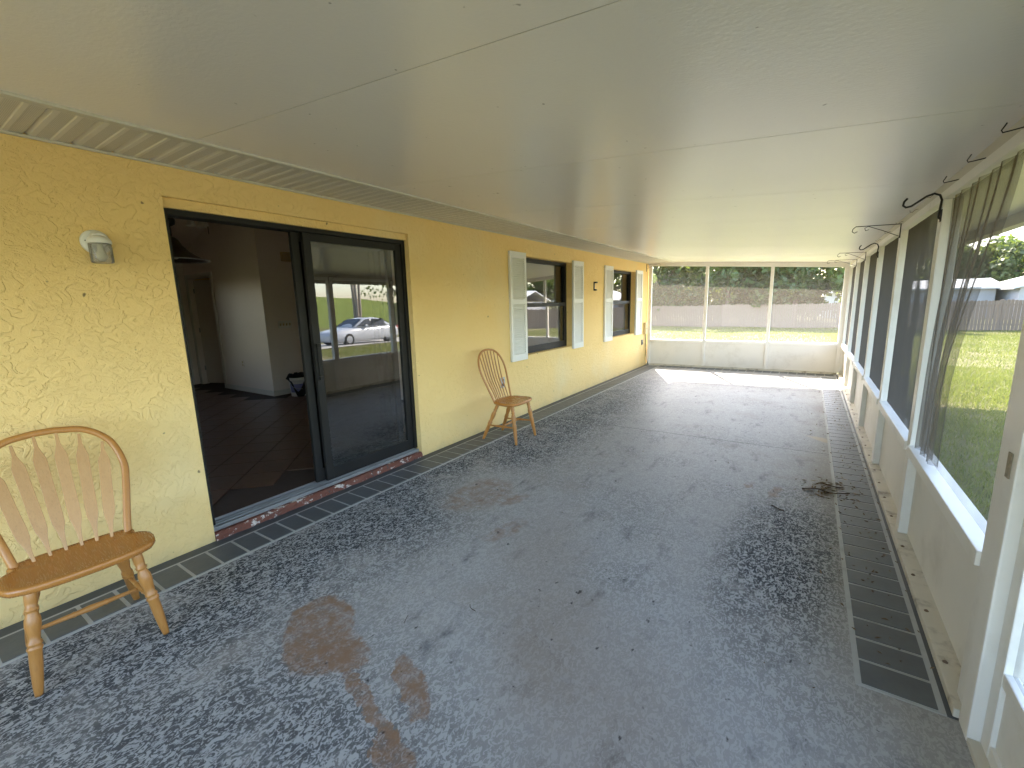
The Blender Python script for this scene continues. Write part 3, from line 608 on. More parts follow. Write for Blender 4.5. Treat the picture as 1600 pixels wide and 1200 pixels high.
# screening pulled loose from its spline in the nearest bay, hanging in folds against the post
def drape(p_, u, t_):
    yt = 2.42 + u * .985; ybm = 2.985 + u * .42; k = (1 - t_) ** .8; yy = yt + (ybm - yt) * smoothstep(0, 1, np.array(min(1, k * 1.25))).item()
    zz = HB - (HB - (RZ + .004)) * (1 - t_) - .10 * (1 - u) * t_ * (1 - t_)
    xx = xi + .03 + .012 * math.sin(2 * math.pi * 3.2 * u + 1.2) * (.35 + .9 * k) + .007 * math.sin(2 * math.pi * 7 * u + 3 * t_)
    return Vector((xx, yy, zz))
ep(sheet('loose_screen', LOOSE, [(0, 0, 0), (0, 1, 0), (0, 1, 1), (0, 0, 1)], 60, 30, drape))
# screen door bay next to the camera
sdoor = ep(empty('screen_door')); tag(sdoor, 'white framed screen door with low kick panel at right edge')
m = MB(); m.box(xi + .02, xi + .055, 1.795, 1.86, .02, HB - .01); m.box(xi + .02, xi + .055, .915, .98, .02, HB - .01); m.box(xi + .021, xi + .054, .98, 1.795, .29, .335); m.box(xi + .021, xi + .054, .98, 1.795, .02, .07); m.box(xi + .021, xi + .054, .98, 1.795, HB - .08, HB - .01); m.box(xi + .021, xi + .054, .98, 1.795, 1.0, 1.05)
m.build('door_frame', WHITE, sdoor, .004); box('kick_panel', xi + .034, xi + .040, .98, 1.795, .07, .29, PANEL, sdoor)
sheet('screen', SCREEN, [(xi + .04, .98, .335), (xi + .04, 1.795, .335), (xi + .04, 1.795, HB - .08), (xi + .04, .98, HB - .08)]).parent = sdoor
box('door_sill', xi - .01, xo + .01, .92, 1.86, .0, .019, TRACK, sdoor)
m = MB(); m.box(xi - .016, xi - .0125, 1.893, 1.925, .92, 1.0); ep(m.build('strike_plate', paint('grimy_plate', (.34, .29, .22), .8, .6, 60, .2, 80, .8), None, .002))
# end wall
EX = [.045, 1.255, 2.469, W - .035]; y0, y1 = L - .04, L + .04
for i, ex in enumerate(EX):
    hw = .028 if i in (1, 2) else .035
    zt = cz(ex) - .085
    ep(box('post', ex - hw, ex + hw, y0, y1, .036, zt, WHITE, None, .004))
eb = [(EX[0] + .035, EX[1] - .028), (EX[1] + .028, EX[2] - .028), (EX[2] + .028, EX[3] - .035)]
for a, b in eb:
    ep(box('mid_rail', a, b, y0 - .004, y1 + .004, RZ - .055, RZ, WHITE, None, .004)); ep(box('kick_panel', a, b, L - .005, L + .005, .036, RZ - .055, PANEL))
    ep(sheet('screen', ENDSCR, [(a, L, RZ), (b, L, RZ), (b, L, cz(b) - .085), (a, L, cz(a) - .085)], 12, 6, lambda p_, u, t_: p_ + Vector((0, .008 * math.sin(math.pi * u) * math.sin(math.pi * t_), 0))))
m = MB(); m.prism([(.003, y0, cz(.0) - .085), (W, y0, cz(W) - .085), (W, y0, cz(W) - .003), (.56, y0, cz(.56) - .003), (.56, y0, 2.326), (.003, y0, 2.326)], (0, .08, 0)); ep(m.build('end_header', WHITE))
ep(box('bottom_track', .003, W - .03, y0 - .02, y1 + .02, .0, .0355, TRACK, None, .004))
# south end (behind the camera): same framing
for ex in (.045, 1.255, 2.469, W - .035): ep(box('post', ex - .03, ex + .03, -2.58, -2.5, .0, cz(ex) - .09, WHITE))
for a, b in eb: ep(box('mid_rail', a, b, -2.58, -2.5, RZ - .055, RZ, WHITE)); ep(box('kick_panel', a, b, -2.545, -2.535, .0, RZ - .055, PANEL))
m = MB(); m.prism([(.003, -2.58, cz(0) - .09), (W, -2.58, cz(W) - .09), (W, -2.58, cz(W) - .004), (.003, -2.58, cz(.0) - .004 - .04)], (0, .08, 0)); ep(m.build('end_header', WHITE))

# ------------------------------------------------------------------ hooks and brackets along the header
def s_hook(y, lab):
    o = empty('plant_hook', (W, y, 1.985)); tag(o, lab, 'plant hook', 'black plant hooks on the screen posts')
    pts = [(-.002, 0, -.10), (-.012, 0, -.09), (-.010, 0, -.06), (-.006, 0, .0), (-.016, 0, .026), (-.04, 0, .038), (-.07, 0, .028), (-.10, 0, .006), (-.13, 0, -.016), (-.152, 0, -.020), (-.166, 0, -.008), (-.163, 0, .012), (-.150, 0, .028)]
    MB().tube(pts, .0055, 8).build('hook_rod', BLACKM, o); MB().box(-.005, .001, -.014, .014, -.115, -.05).build('back_plate', BLACKM, o, .002); return o
s_hook(3.42, 'thick black S-shaped plant hook on the nearest full post'); s_hook(6.165, 'thick black S-shaped plant hook farther along the posts')
def tri(y, ln, lab):
    o = empty('plant_bracket', (W, y, 2.03)); tag(o, lab, 'plant bracket', 'thin scrolled plant brackets')
    MB().tube([(-.002, 0, .008)] + [(-.002 - ln * k / 5, 0, .008 + .002 * k) for k in range(1, 6)] + [(-ln - .02, 0, .0), (-ln - .024, 0, -.02), (-ln - .008, 0, -.032), (-ln + .012, 0, -.022)], .0032, 6).build('arm', BLACKM, o)
    MB().tube([(-.004, 0, -.10), (-.004, 0, .012)], .004, 6).build('wall_bar', BLACKM, o)
    MB().tube([(-.004, 0, -.088), (-ln * .4, 0, -.03), (-ln * .72, 0, .012), (-ln * .80, 0, .0), (-ln * .78, 0, -.02), (-ln * .70, 0, -.014)], .0026, 6).build('brace', BLACKM, o)
tri(4.80, .29, 'nearest thin scrolled wire plant bracket under the ceiling'); tri(7.53, .28, 'middle thin scrolled wire plant bracket under the ceiling'); tri(8.90, .36, 'farthest thin scrolled wire plant bracket near the end wall')
ck = None
for i, yy in enumerate((2.37, 2.79, 3.21, 3.67, 4.23, 4.84, 5.50, 6.19, 6.9)):
    big = i < 3; o = empty('cup_hook', (W + .012, yy, 2.056))
    tag(o, '%s cup hook from the near door post, on the header' % ('first', 'second', 'third', 'fourth', 'fifth', 'sixth', 'seventh', 'eighth', 'ninth')[i], 'cup hook', 'cup hooks along the header')
    if big: MB().tube([(.002, 0, -.012), (-.03, .004, -.016), (-.052, .008, -.018), (-.056, .008, -.01), (-.045, .006, .012)], .0024, 6).build('hook_wire', BLACKM, o)
    else: MB().tube([(.002, 0, .004), (-.012, 0, .004), (-.022, 0, -.004), (-.03, 0, -.014), (-.042, 0, -.012), (-.045, 0, .002)], .0018, 6).build('hook_wire', WIRE, o)
cbk = empty('corner_bracket', (0, 10.25, 2.24)); tag(cbk, 'small wire bracket high on the wall at the far corner', 'bracket')
MB().box(0, .006, -.012, .012, -.10, .06).build('wall_plate', BLACKM, cbk); MB().tube([(.003, 0, .05), (.12, .02, .052), (.28, .04, .056), (.30, .04, .03)], .003, 6).build('arm', BLACKM, cbk); MB().tube([(.003, 0, -.05), (.1, .012, -.0), (.22, .03, .05)], .0025, 6).build('brace', BLACKM, cbk)

# ------------------------------------------------------------------ fittings on the stucco wall
wl = empty('wall_lamp', (0, .80, 1.86)); tag(wl, 'white wall lamp with ribbed clear glass jar left of the door', 'wall lamp')
MB().lathe([(0, .062), (.012, .062), (.020, .055), (.024, .03)], (0, 0, 0), (1, 0, 0), 28).build('back_plate', PLASTW, wl)
m = MB(); prof = []
v = []; n = 24
for i in range(7):                                     # hood: a cap that leans out and closes over the jar
    h = i / 6
    for j in range(n):
        a = 2 * math.pi * j / n; rr = .050 * math.sqrt(max(0, 1 - (h * .98) ** 2.6)); v.append((.062 + rr * math.cos(a) * 1.05, rr * math.sin(a), .0 + .042 * h - .012))
m.add(v, [(i * n + j, i * n + (j + 1) % n, (i + 1) * n + (j + 1) % n, (i + 1) * n + j) for i in range(6) for j in range(n)] + [tuple(range(n))], True)
m.tube([(.01, 0, .01), (.04, 0, .015), (.065, 0, .005)], [.03, .034, .036], 14); m.build('hood', PLASTW, wl)
pr_ = [(-.012, .045)]
for i in range(14): pr_ += [(-.018 - i * .0062, .0475), (-.0211 - i * .0062, .0455)]
pr_ += [(-.106, .046), (-.110, .040)]
MB().lathe([(-h, r_) for h, r_ in pr_], (.064, 0, 0), (0, 0, -1), 24, True).build('glass_jar', JAR, wl)
MB().lathe([(0, .012), (.02, .013), (.03, .012), (.05, .022), (.07, .024), (.085, .012)], (.064, 0, -.012), (0, 0, -1), 14).build('bulb', PLASTW, wl)
for yy, zz in ((-.043, .004), (.043, -.004)): MB().lathe([(0, .004), (.004, .004)], (.018, yy, zz), (1, 0, 0), 8).build('screw', BLACKM, wl)
fb = empty('wall_bracket', (0, 7.30, 1.76)); tag(fb, 'small black C-shaped iron bracket between the two windows', 'bracket')
MB().box(0, .012, -.018, .018, -.075, .075).build('back_bar', BLACKM, fb, .003); MB().box(.010, .05, -.016, .045, .05, .075).build('upper_arm', BLACKM, fb, .003); MB().box(.010, .045, -.016, .035, -.075, -.05).build('lower_arm', BLACKM, fb, .003)
o1 = empty('wall_outlet', (0, 4.462, .525)); tag(o1, 'dark double outlet in steel plate behind the spindle chair', 'outlet', 'wall outlets')
MB().box(-.002, .010, -.042, .042, -.066, .066).build('plate', SILVER, o1, .003)
for zz in (.027, -.027): MB().lathe([(0, .019), (.005, .019), (.006, .015)], (.008, 0, zz), (1, 0, 0), 14).build('socket', BLACKM, o1)
o2 = empty('wall_outlet', (0, 10.05, .56)); tag(o2, 'small dark outlet low on the wall below the cable box', 'outlet', 'wall outlets')
MB().box(-.002, .012, -.05, .05, -.06, .06).build('plate', paint('grey_outlet', (.16, .15, .13), .6), o2, .003); MB().box(.011, .02, -.03, .03, -.04, .0).build('socket', BLACKM, o2)
tb = empty('cable_box', (0, 10.22, .87)); tag(tb, 'tan cable box with dangling wire at the far wall corner', 'cable box')
MB().box(0, .055, -.085, .085, -.13, .13).build('cover', BEIGE, tb, .008); MB().box(.054, .058, -.07, .07, -.01, -.004).build('seam', BLACKM, tb)
MB().tube([(.03, .02, -.13), (.035, .03, -.25), (.03, .08, -.38), (.04, .06, -.5), (.03, .10, -.62), (.04, .07, -.72), (.05, .12, -.80), (.07, .15, -.862)], .006, 6).build('wire', BLACKM, tb)
MB().tube([(.02, -.02, -.13), (.03, .0, -.3), (.035, .05, -.45), (.03, .04, -.6), (.04, .10, -.76), (.05, .14, -.864)], .005, 6).build('wire', paint('green_wire', (.05, .09, .05), .5), tb)

# ------------------------------------------------------------------ chairs
def seat_mesh(outline, z, th, mat, parent, dish=.012):
    # outline: closed half profile mirrored; top dished, edges rounded
    pts = outline + [(x, -y) for x, y in reversed(outline) if abs(y) > 1e-6]; n = len(pts); cx = sum(p_[0] for p_ in pts) / n; v = []; f = []
    levels = [(.90, -th), (.975, -th * .8), (1.0, -th * .45), (.99, -th * .12), (.965, 0), (.85, -dish * .35), (.6, -dish * .85), (.3, -dish)]
    for s_, dz in levels: v += [(cx + (x - cx) * s_, y * s_, z + dz) for x, y in pts]
    for l in range(len(levels) - 1): f += [(l * n + i, l * n + (i + 1) % n, (l + 1) * n + (i + 1) % n, (l + 1) * n + i) for i in range(n)]
    f += [tuple(reversed(range(n))), tuple((len(levels) - 1) * n + i for i in range(n))]
    return MB().add(v, f, True).build('seat', mat, parent)
def catmull(P, per=6, closed=False):
    P = [Vector(p) for p in P]; out = []
    for i in range(len(P) - 1):
        a, b, c, d = P[max(i - 1, 0)], P[i], P[i + 1], P[min(i + 2, len(P) - 1)]
        for k in range(per):
            t_ = k / per; out.append(.5 * ((2 * b) + (c - a) * t_ + (2 * a - 5 * b + 4 * c - d) * t_ ** 2 + (3 * b - a - 3 * c + d) * t_ ** 3))
    return out + [P[-1]]
TURN = [(0, .60), (.04, .68), (.10, .80), (.30, .98), (.42, 1.0), (.44, 1.18), (.455, 1.18), (.47, .95), (.485, 1.15), (.50, 1.15), (.52, .88), (.58, .98), (.66, 1.22), (.72, 1.18), (.78, .86), (.795, .80), (.80, 1.05), (.82, 1.05), (.83, .82), (.88, .98), (.95, 1.0), (1.0, .85)]
def leg(parent, foot, head, r, mat):
    a, b = Vector(foot), Vector(head); d = b - a; ln = d.length
    MB().lathe([(h * ln, r * k) for h, k in TURN], a, d, 16).build('leg', mat, parent)
def stretch(parent, a, b, r, mat):
    a, b = Vector(a), Vector(b); d = b - a; ln = d.length
    pf = [(0, .55), (.08, .62), (.25, .72), (.33, .8), (.35, 1.0), (.37, .8), (.5, 1.08), (.63, .8), (.65, 1.0), (.67, .8), (.75, .72), (.92, .62), (1, .55)]
    MB().lathe([(h * ln, r * k) for h, k in pf], a, d, 12).build('stretcher', mat, parent)
def under(parent, sz, ff, bf, ft, btp, mat):
    L4 = {}
    for s_ in (1, -1):
        leg(parent, (ff[0], s_ * ff[1], 0), (ft[0], s_ * ft[1], sz - .028), .0205, mat); leg(parent, (bf[0], s_ * bf[1], 0), (btp[0], s_ * btp[1], sz - .028), .0205, mat)
    P = lambda f_, t_, h: Vector((f_[0] + (t_[0] - f_[0]) * h, f_[1] + (t_[1] - f_[1]) * h, (sz - .028) * h))
    mids = []
    for s_ in (1, -1):
        a, b = P(ff, ft, .43), P(bf, btp, .40); a.y *= s_; b.y *= s_; stretch(parent, a, b, .0135, mat); mids.append((a + b) / 2)
    stretch(parent, mids[0], mids[1], .0135, mat)
# --- arrow-back chair by the door
c1 = empty('arrow_back_chair', (.548, .413, 0), R(-4)); tag(c1, 'oak chair with flat arrow-shaped slats, near the wall lamp', 'chair')
sz = .445
seat_mesh([(-.168, 0), (-.168, .07), (-.165, .13), (-.155, .18), (-.135, .208), (-.115, .212), (-.100, .203), (-.088, .196), (-.074, .203), (-.055, .232), (-.02, .254), (.03, .256), (.08, .247), (.12, .225), (.145, .18), (.158, .12), (.163, .06), (.165, 0)], sz, .038, WOODS, c1)
under(c1, sz, (.168, .208), (-.27, .195), (.10, .165), (-.10, .135), WOODA)
lean = lambda z: -.125 - (z - sz) * .42
hz = [(.184, sz - .03), (.204, sz + .08), (.232, sz + .22), (.242, sz + .31), (.213, sz + .42), (.14, sz + .488), (.05, sz + .508)]
hoop = [(lean(z), y, z) for y, z in hz] + [(lean(sz + .51), 0, sz + .51)] + [(lean(z), -y, z) for y, z in reversed(hz)]
hp1 = catmull(hoop, 6); MB().tube(hp1, .0155, 10, True, (1.0, .72)).build('hoop', WOODA, c1)
for i in range(6):
    s_ = (i - 2.5) / 2.5; yb = s_ * .128; yt = s_ * .185; zt = sz + .30 + .205 * math.sqrt(max(0, 1 - (yt / .235) ** 2)) - .004
    zb = sz - .012; xb = -.135 + .012 * s_ * s_; a = Vector((xb, yb, zb)); b = Vector((lean(zt), yt, zt)); d = b - a; ln = d.length; dn = d.normalized()
    sd_ = Vector((0, 1, 0)); sd_ = (sd_ - dn * sd_.dot(dn)).normalized(); nn = dn.cross(sd_)
    prof = [(0, .0055), (.10, .0075), (.17, .012), (.24, .0205), (.32, .0225), (.60, .0215), (.76, .0225), (.80, .022), (.90, .0075), (1.0, .0055)]
    v = []; f = []
    for h, w_ in prof:
        th = .0055 if .15 < h < .9 else .005
        c = a + d * h; v += [c - sd_ * w_ - nn * th, c + sd_ * w_ - nn * th, c + sd_ * w_ + nn * th, c - sd_ * w_ + nn * th]
    k = len(prof); f = [(q_ * 4 + j, q_ * 4 + (j + 1) % 4, q_ * 4 + 4 + (j + 1) % 4, q_ * 4 + 4 + j) for q_ in range(k - 1) for j in range(4)] + [(3, 2, 1, 0), tuple((k - 1) * 4 + j for j in range(4))]
    MB().add(v, f).build('arrow_slat', WOODP, c1, .0022)
# --- spindle-back chair between door and window
c2 = empty('spindle_back_chair', (.475, 3.985, 0), R(1)); tag(c2, 'oak bow-back chair with thin round spindles, under the shutter', 'chair')
sz = .445
seat_mesh([(-.185, 0), (-.183, .06), (-.172, .12), (-.15, .168), (-.115, .197), (-.06, .215), (.0, .225), (.06, .228), (.105, .218), (.138, .18), (.152, .12), (.158, .06), (.16, 0)], sz, .036, WOODS, c2)
under(c2, sz, (.158, .205), (-.29, .195), (.09, .16), (-.11, .135), WOODA)
lean = lambda z: -.14 - (z - sz) * .36
hz = [(.165, sz - .03), (.182, sz + .06), (.212, sz + .18), (.236, sz + .30), (.232, sz + .39), (.195, sz + .47), (.125, sz + .523), (.05, sz + .542)]
hoop = [(lean(z), y, z) for y, z in hz] + [(lean(sz + .545), 0, sz + .545)] + [(lean(z), -y, z) for y, z in reversed(hz)]
MB().tube(catmull(hoop, 6), .0125, 10, True, (1, .9)).build('hoop', WOODA, c2)
for i in range(7):
    s_ = (i - 3) / 3; yb = s_ * .115; yt = s_ * .168; zt = sz + .36 + .183 * math.sqrt(max(0, 1 - (yt / .236) ** 2)) - .003
    a = Vector((-.155 + .018 * s_ * s_, yb, sz - .012)); b = Vector((lean(zt), yt, zt)); mid = a.lerp(b, .45) + Vector((-.02, 0, 0))
    MB().tube(catmull([a, a.lerp(b, .2) + Vector((-.006, 0, 0)), mid, a.lerp(b, .75) + Vector((-.012, 0, 0)), b], 4), [.0055 + .0022 * math.sin(math.pi * k / 16) for k in range(17)], 8).build('spindle', WOODA, c2)

# ------------------------------------------------------------------ litter on the floor
LEAFM = m_foliage('dry_leaf', (.09, .045, .02), (.20, .12, .06), .1)
def leaf_quads(n, fx, fy, size):
    m = MB()
    for i in range(n):
        x, y = fx(), fy(); a = random.uniform(0, 6.28); s_ = size * random.uniform(.5, 1.4); c, q_ = math.cos(a), math.sin(a); w_ = s_ * .32; z = .0045
        pt = lambda u, v_, h: (x + c * u - q_ * v_, y + q_ * u + c * v_, z + h)
        m.add([pt(-s_, 0, 0), pt(-.2 * s_, -w_, .006 * random.random()), pt(s_, 0, .012 * random.random()), pt(-.2 * s_, w_, .006 * random.random()), pt(0, 0, -.001)], [(0, 1, 4), (1, 2, 4), (2, 3, 4), (3, 0, 4)])
    return m
m = leaf_quads(230, lambda: 3.665 - abs(random.gauss(0, .16)), lambda: random.uniform(2.1, 8.6), .013)
m2 = leaf_quads(90, lambda: random.gauss(3.38, .09), lambda: random.gauss(4.02, .14), .022)
m.add(m2.v, m2.f); m2 = leaf_quads(110, lambda: random.uniform(.9, 3.4), lambda: random.uniform(.9, 9), .006); m.add(m2.v, m2.f)
tag(m.build('leaf_litter', LEAFM), 'dry leaf crumbs and dirt scattered along the screen wall', kind='stuff')
TWIG = paint('dry_bark', (.055, .035, .022), .9, .3, 30, .4, 60)
def twig(pts, r, lab):
    o = MB().tube(catmull([(x, y, z + .004) for x, y, z in pts], 4), r, 6).build('twig', TWIG); tag(o, lab, 'twig', 'twigs on the porch floor'); return o
twig([(3.20, 3.96, 0), (3.30, 4.0, .006), (3.38, 3.97, .0), (3.50, 4.02, .004)], .005, 'longest dark twig in the leaf pile by the screen wall')
twig([(3.34, 4.16, 0), (3.42, 4.10, .008), (3.47, 4.14, 0)], .004, 'short dark twig behind the leaf pile')
twig([(3.02, 3.52, 0), (3.07, 3.47, .002), (3.10, 3.46, 0)], .004, 'small dark twig in front of the leaf pile')
twig([(1.83, 1.52, 0), (1.85, 1.50, .001), (1.885, 1.495, 0)], .0016, 'small twig lying in the middle of the porch')
twig([(1.62, 1.30, 0), (1.63, 1.28, .001), (1.645, 1.25, 0)], .0014, 'curved twig close to the brown stain')

# ------------------------------------------------------------------ fence
FEN = m_wood('weathered_fence_wood', (.17, .12, .085), (.27, .20, .15), .85)
fy = lambda x: 38.6 - .16 * x
fence = empty('wooden_fence', (8, fy(8), float(gz(np.array(8.), np.array(fy(8)))))); tag(fence, 'weathered grey-brown board fence across the back of the yard', 'fence')
FI_ = Matrix.Translation(-fence.location)
x = -20.0; sec = 0
while x < 30:
    m = MB()
    for i in range(17):
        xx = x + i * .146; zz = float(gz(np.array(xx), np.array(fy(xx)))); h = 1.72 + random.uniform(-.035, .03); yy = fy(xx) + random.uniform(-.012, .012)
        m.prism([(xx, yy, zz), (xx + .134, yy - .134 * .16, zz), (xx + .134, yy - .134 * .16, zz + h - .03), (xx + .1, yy - .016, zz + h), (xx + .034, yy - .005, zz + h), (xx, yy, zz + h - .03)], (0, .018, 0))
    o = m.build('picket_section', FEN, fence); o.matrix_parent_inverse = FI_; tag(o, kind='stuff')
    zz = float(gz(np.array(x), np.array(fy(x)))); o = box('fence_post', x - .05, x + .05, fy(x) + .06, fy(x) + .16, zz - .1, zz + 1.75, FEN, fence); o.matrix_parent_inverse = FI_
    m = MB()
    for h in (.3, 1.4): m.prism([(x, fy(x) + .02, zz + h), (x + 2.48, fy(x + 2.48) + .02, zz + h), (x + 2.48, fy(x + 2.48) + .02, zz + h + .09), (x, fy(x) + .02, zz + h + .09)], (0, .038, 0))
    o = m.build('fence_rail', FEN, fence); o.matrix_parent_inverse = FI_
    x += 17 * .146

# ------------------------------------------------------------------ trees
BARK = paint('tree_bark', (.12, .09, .065), .9, .3, 6, .6, 12); PALEB = paint('pale_bark', (.30, .26, .22), .9, .2, 6, .5, 12)
F_DARK = m_foliage('dark_oak_leaves', (.022, .045, .012), (.075, .12, .03)); F_MID = m_foliage('green_leaves', (.05, .10, .018), (.14, .20, .045), .45); F_LIME = m_foliage('lime_leaves', (.16, .24, .02), (.32, .38, .05), .5); F_OLIVE = m_foliage('olive_leaves', (.06, .085, .03), (.15, .17, .06))
def tree(name, label, x, y, h, rx, rz_, fol, nleaf, bark=BARK, crown_z=None, leaf=.22, trunk=.18, group='trees beyond the fence', multi=1, sub=None, seed=0, cat='tree'):
    rg = np.random.default_rng(seed + 5); rd = random.Random(seed)
    z0 = float(gz(np.array(float(x)), np.array(float(y)))); o = empty(name, (x, y, z0)); tag(o, label, cat, group)
    czc = crown_z if crown_z is not None else h - rz_
    m = MB(); tips = []
    for k in range(multi):
        a = 2 * math.pi * k / multi + rd.random(); sp = .0 if multi == 1 else .25
        bx_, by_ = sp * math.cos(a), sp * math.sin(a)
        tp = Vector((bx_ * 3, by_ * 3, czc)); m.tube(catmull([(bx_, by_, -.1), (bx_ * 1.4 + .08 * rd.uniform(-1, 1), by_ * 1.4, czc * .4), (bx_ * 2, by_ * 2 + .12 * rd.uniform(-1, 1), czc * .75), tp], 4), [trunk * (1.25 - .85 * i / 12) for i in range(13)], 8)
        for b_ in range(int(7 / multi) + 3):
            a2 = rd.uniform(0, 6.28); rr = rd.uniform(.5, .9); zz = czc + rz_ * rd.uniform(-.5, .75); e = Vector((rx * rr * math.cos(a2), rx * rr * math.sin(a2), zz)); st = Vector((bx_ * 2, by_ * 2, czc * rd.uniform(.55, .95)))
            md_ = st.lerp(e, .5) + Vector((rd.uniform(-.3, .3), rd.uniform(-.3, .3), rd.uniform(.0, .5))); pts = catmull([st, md_, e], 5)
            m.tube(pts, [trunk * .42 * (1 - .8 * i / (len(pts) - 1)) for i in range(len(pts))], 6); tips += [e, md_]
            for q_ in range(2):
                e2 = e + Vector((rd.uniform(-1, 1), rd.uniform(-1, 1), rd.uniform(-.6, .7))) * rx * .35; m.tube([md_, md_.lerp(e2, .5) + Vector((0, 0, .12)), e2], [trunk * .2, trunk * .14, trunk * .05], 5); tips.append(e2)
    m.build('trunk', bark, o)
    # leaf clumps in lobes through the crown volume
    nl = 26; lob = []
    for i in range(nl):
        d = rg.normal(size=3); d /= np.linalg.norm(d); rr = rg.uniform(.35, .92); lob.append((d[0] * rx * rr, d[1] * rx * rr, czc + d[2] * rz_ * rr, rg.uniform(.22, .42) * min(rx, rz_ * 1.2)))
    lob += [(t_.x, t_.y, t_.z, .3 * rx * rg.uniform(.5, 1)) for t_ in tips[:18]]
    lob = np.array(lob); k = rg.integers(0, len(lob), nleaf); d = rg.normal(size=(nleaf, 3)); d /= np.linalg.norm(d, axis=1)[:, None]
    c = lob[k, :3] + d * (lob[k, 3] * rg.uniform(.35, 1.05, nleaf))[:, None]; c[:, 2] = np.maximum(c[:, 2], .15)
    n_ = d * .6 + rg.normal(size=(nleaf, 3)) * .7; n_ /= np.linalg.norm(n_, axis=1)[:, None]
    u = np.cross(n_, rg.normal(size=(nleaf, 3))); u /= np.linalg.norm(u, axis=1)[:, None]; v = np.cross(n_, u); s_ = (leaf * rg.uniform(.5, 1.25, nleaf))[:, None]
    V = np.stack([c - u * s_, c + v * s_ * .55 - u * s_ * .1, c + u * s_, c - v * s_ * .55 + u * s_ * .1], 1).reshape(-1, 3)
    me = bpy.data.meshes.new('crown'); me.vertices.add(len(V)); me.vertices.foreach_set('co', V.ravel()); me.loops.add(len(V)); me.loops.foreach_set('vertex_index', np.arange(len(V)))
    me.polygons.add(nleaf); me.polygons.foreach_set('loop_start', np.arange(0, len(V), 4)); me.update(calc_edges=True)
    link('crown', me, fol, o); return o
T = [(-13.5, 43.0, 10, 3.6, 3.6, F_DARK, 'dark leafy tree at the far left of the end screen'), (-8.0, 41.8, 10.5, 3.8, 4.2, F_DARK, 'dense dark tree behind the left end bay'), (-2.6, 40.8, 10.5, 3.6, 4.3, F_DARK, 'dense dark tree behind the middle end bay'),
     (2.2, 40.2, 10.2, 3.3, 4.2, F_DARK, 'dark tree behind the right-hand end post'), (6.2, 40.0, 9.0, 2.6, 3.4, F_MID, 'lighter green tree overhanging the neighbouring roof'), (-5.4, 50, 11, 4.2, 5, F_OLIVE, 'tall olive tree rising behind the dense row'),
     (0.2, 51, 11, 4.2, 5.2, F_OLIVE, 'second tall olive tree rising behind the dense row'), (-11, 52, 11, 4.4, 5.2, F_OLIVE, 'far olive tree past the left end bay')]
for i, (x, y, h, rx, rz_, fo, lab) in enumerate(T): tree('leafy_tree', lab, x, y, h, rx, rz_, fo, 7000, leaf=.24, seed=i, crown_z=h - rz_ - 1.7)
tree('lime_shrub', 'bright lime-green shrub at the left edge of the end screen', -9.3, 36.5, 5.2, 1.5, 2.2, F_LIME, 3500, leaf=.15, trunk=.08, seed=21, cat='shrub', crown_z=3.0, group='yard shrubs')
for i, xx in enumerate((-17.0, -14.6, -12.3, -10.2, -7.9, -5.8, -3.6, -1.4, .7, 2.7)):
    tree('hedge_bush', 'dark hedge bush behind the fence, %s from the left' % ('first', 'second', 'third', 'fourth', 'fifth', 'sixth', 'seventh', 'eighth', 'ninth', 'tenth')[i], xx, 41.6 + (i % 3) * .5 - .16 * xx, 3.4, 1.7, 1.7, F_DARK if i % 2 else F_OLIVE, 2600, leaf=.2, seed=80 + i, trunk=.07, crown_z=1.9, group='hedge behind the fence', cat='bush')
far = [(12.5, 74, 9, 4.6, 4), (17.5, 72, 8.5, 4.4, 3.6), (22.5, 75, 9, 4.8, 4), (28, 70, 9, 5, 4), (35, 72, 9, 5, 4)]
for i, (x, y, h, rx, rz_) in enumerate(far): tree('far_tree', 'hazy green tree behind the white houses, %s of the row' % ('first', 'second', 'third', 'fourth', 'fifth')[i], x, y, h, rx, rz_, F_OLIVE if i % 2 else F_MID, 4500, leaf=.32, seed=40 + i, crown_z=h - rz_ - .4, group='far trees behind the houses')
# nearly bare trees mirrored in the window, and the pale multi-trunk tree by the drive
tree('bare_tree', 'sparse branching tree inside the fence, mirrored in the window', 20.5, 31, 8, 3.2, 2.8, F_OLIVE, 700, leaf=.16, seed=61, crown_z=4.6, trunk=.2, group='yard trees')
tree('bare_tree', 'sparse branching tree farther along the yard fence', 27.5, 28, 8, 3.4, 3, F_OLIVE, 900, leaf=.16, seed=62, crown_z=4.6, trunk=.22, group='yard trees')
tree('pale_trunk_tree', 'pale multi-stemmed tree across the drive behind the car', 38, 31.5, 11, 2.6, 3.0, F_OLIVE, 900, PALEB, leaf=.2, seed=63, multi=4, trunk=.16, crown_z=8.5, group='yard trees')
tree('drive_bush', 'rounded dark bush beside the drive behind the car', 30, 31.5, 2.4, 1.9, 1.2, F_DARK, 3000, leaf=.16, seed=64, trunk=.06, crown_z=1.1, group='yard shrubs', cat='bush')

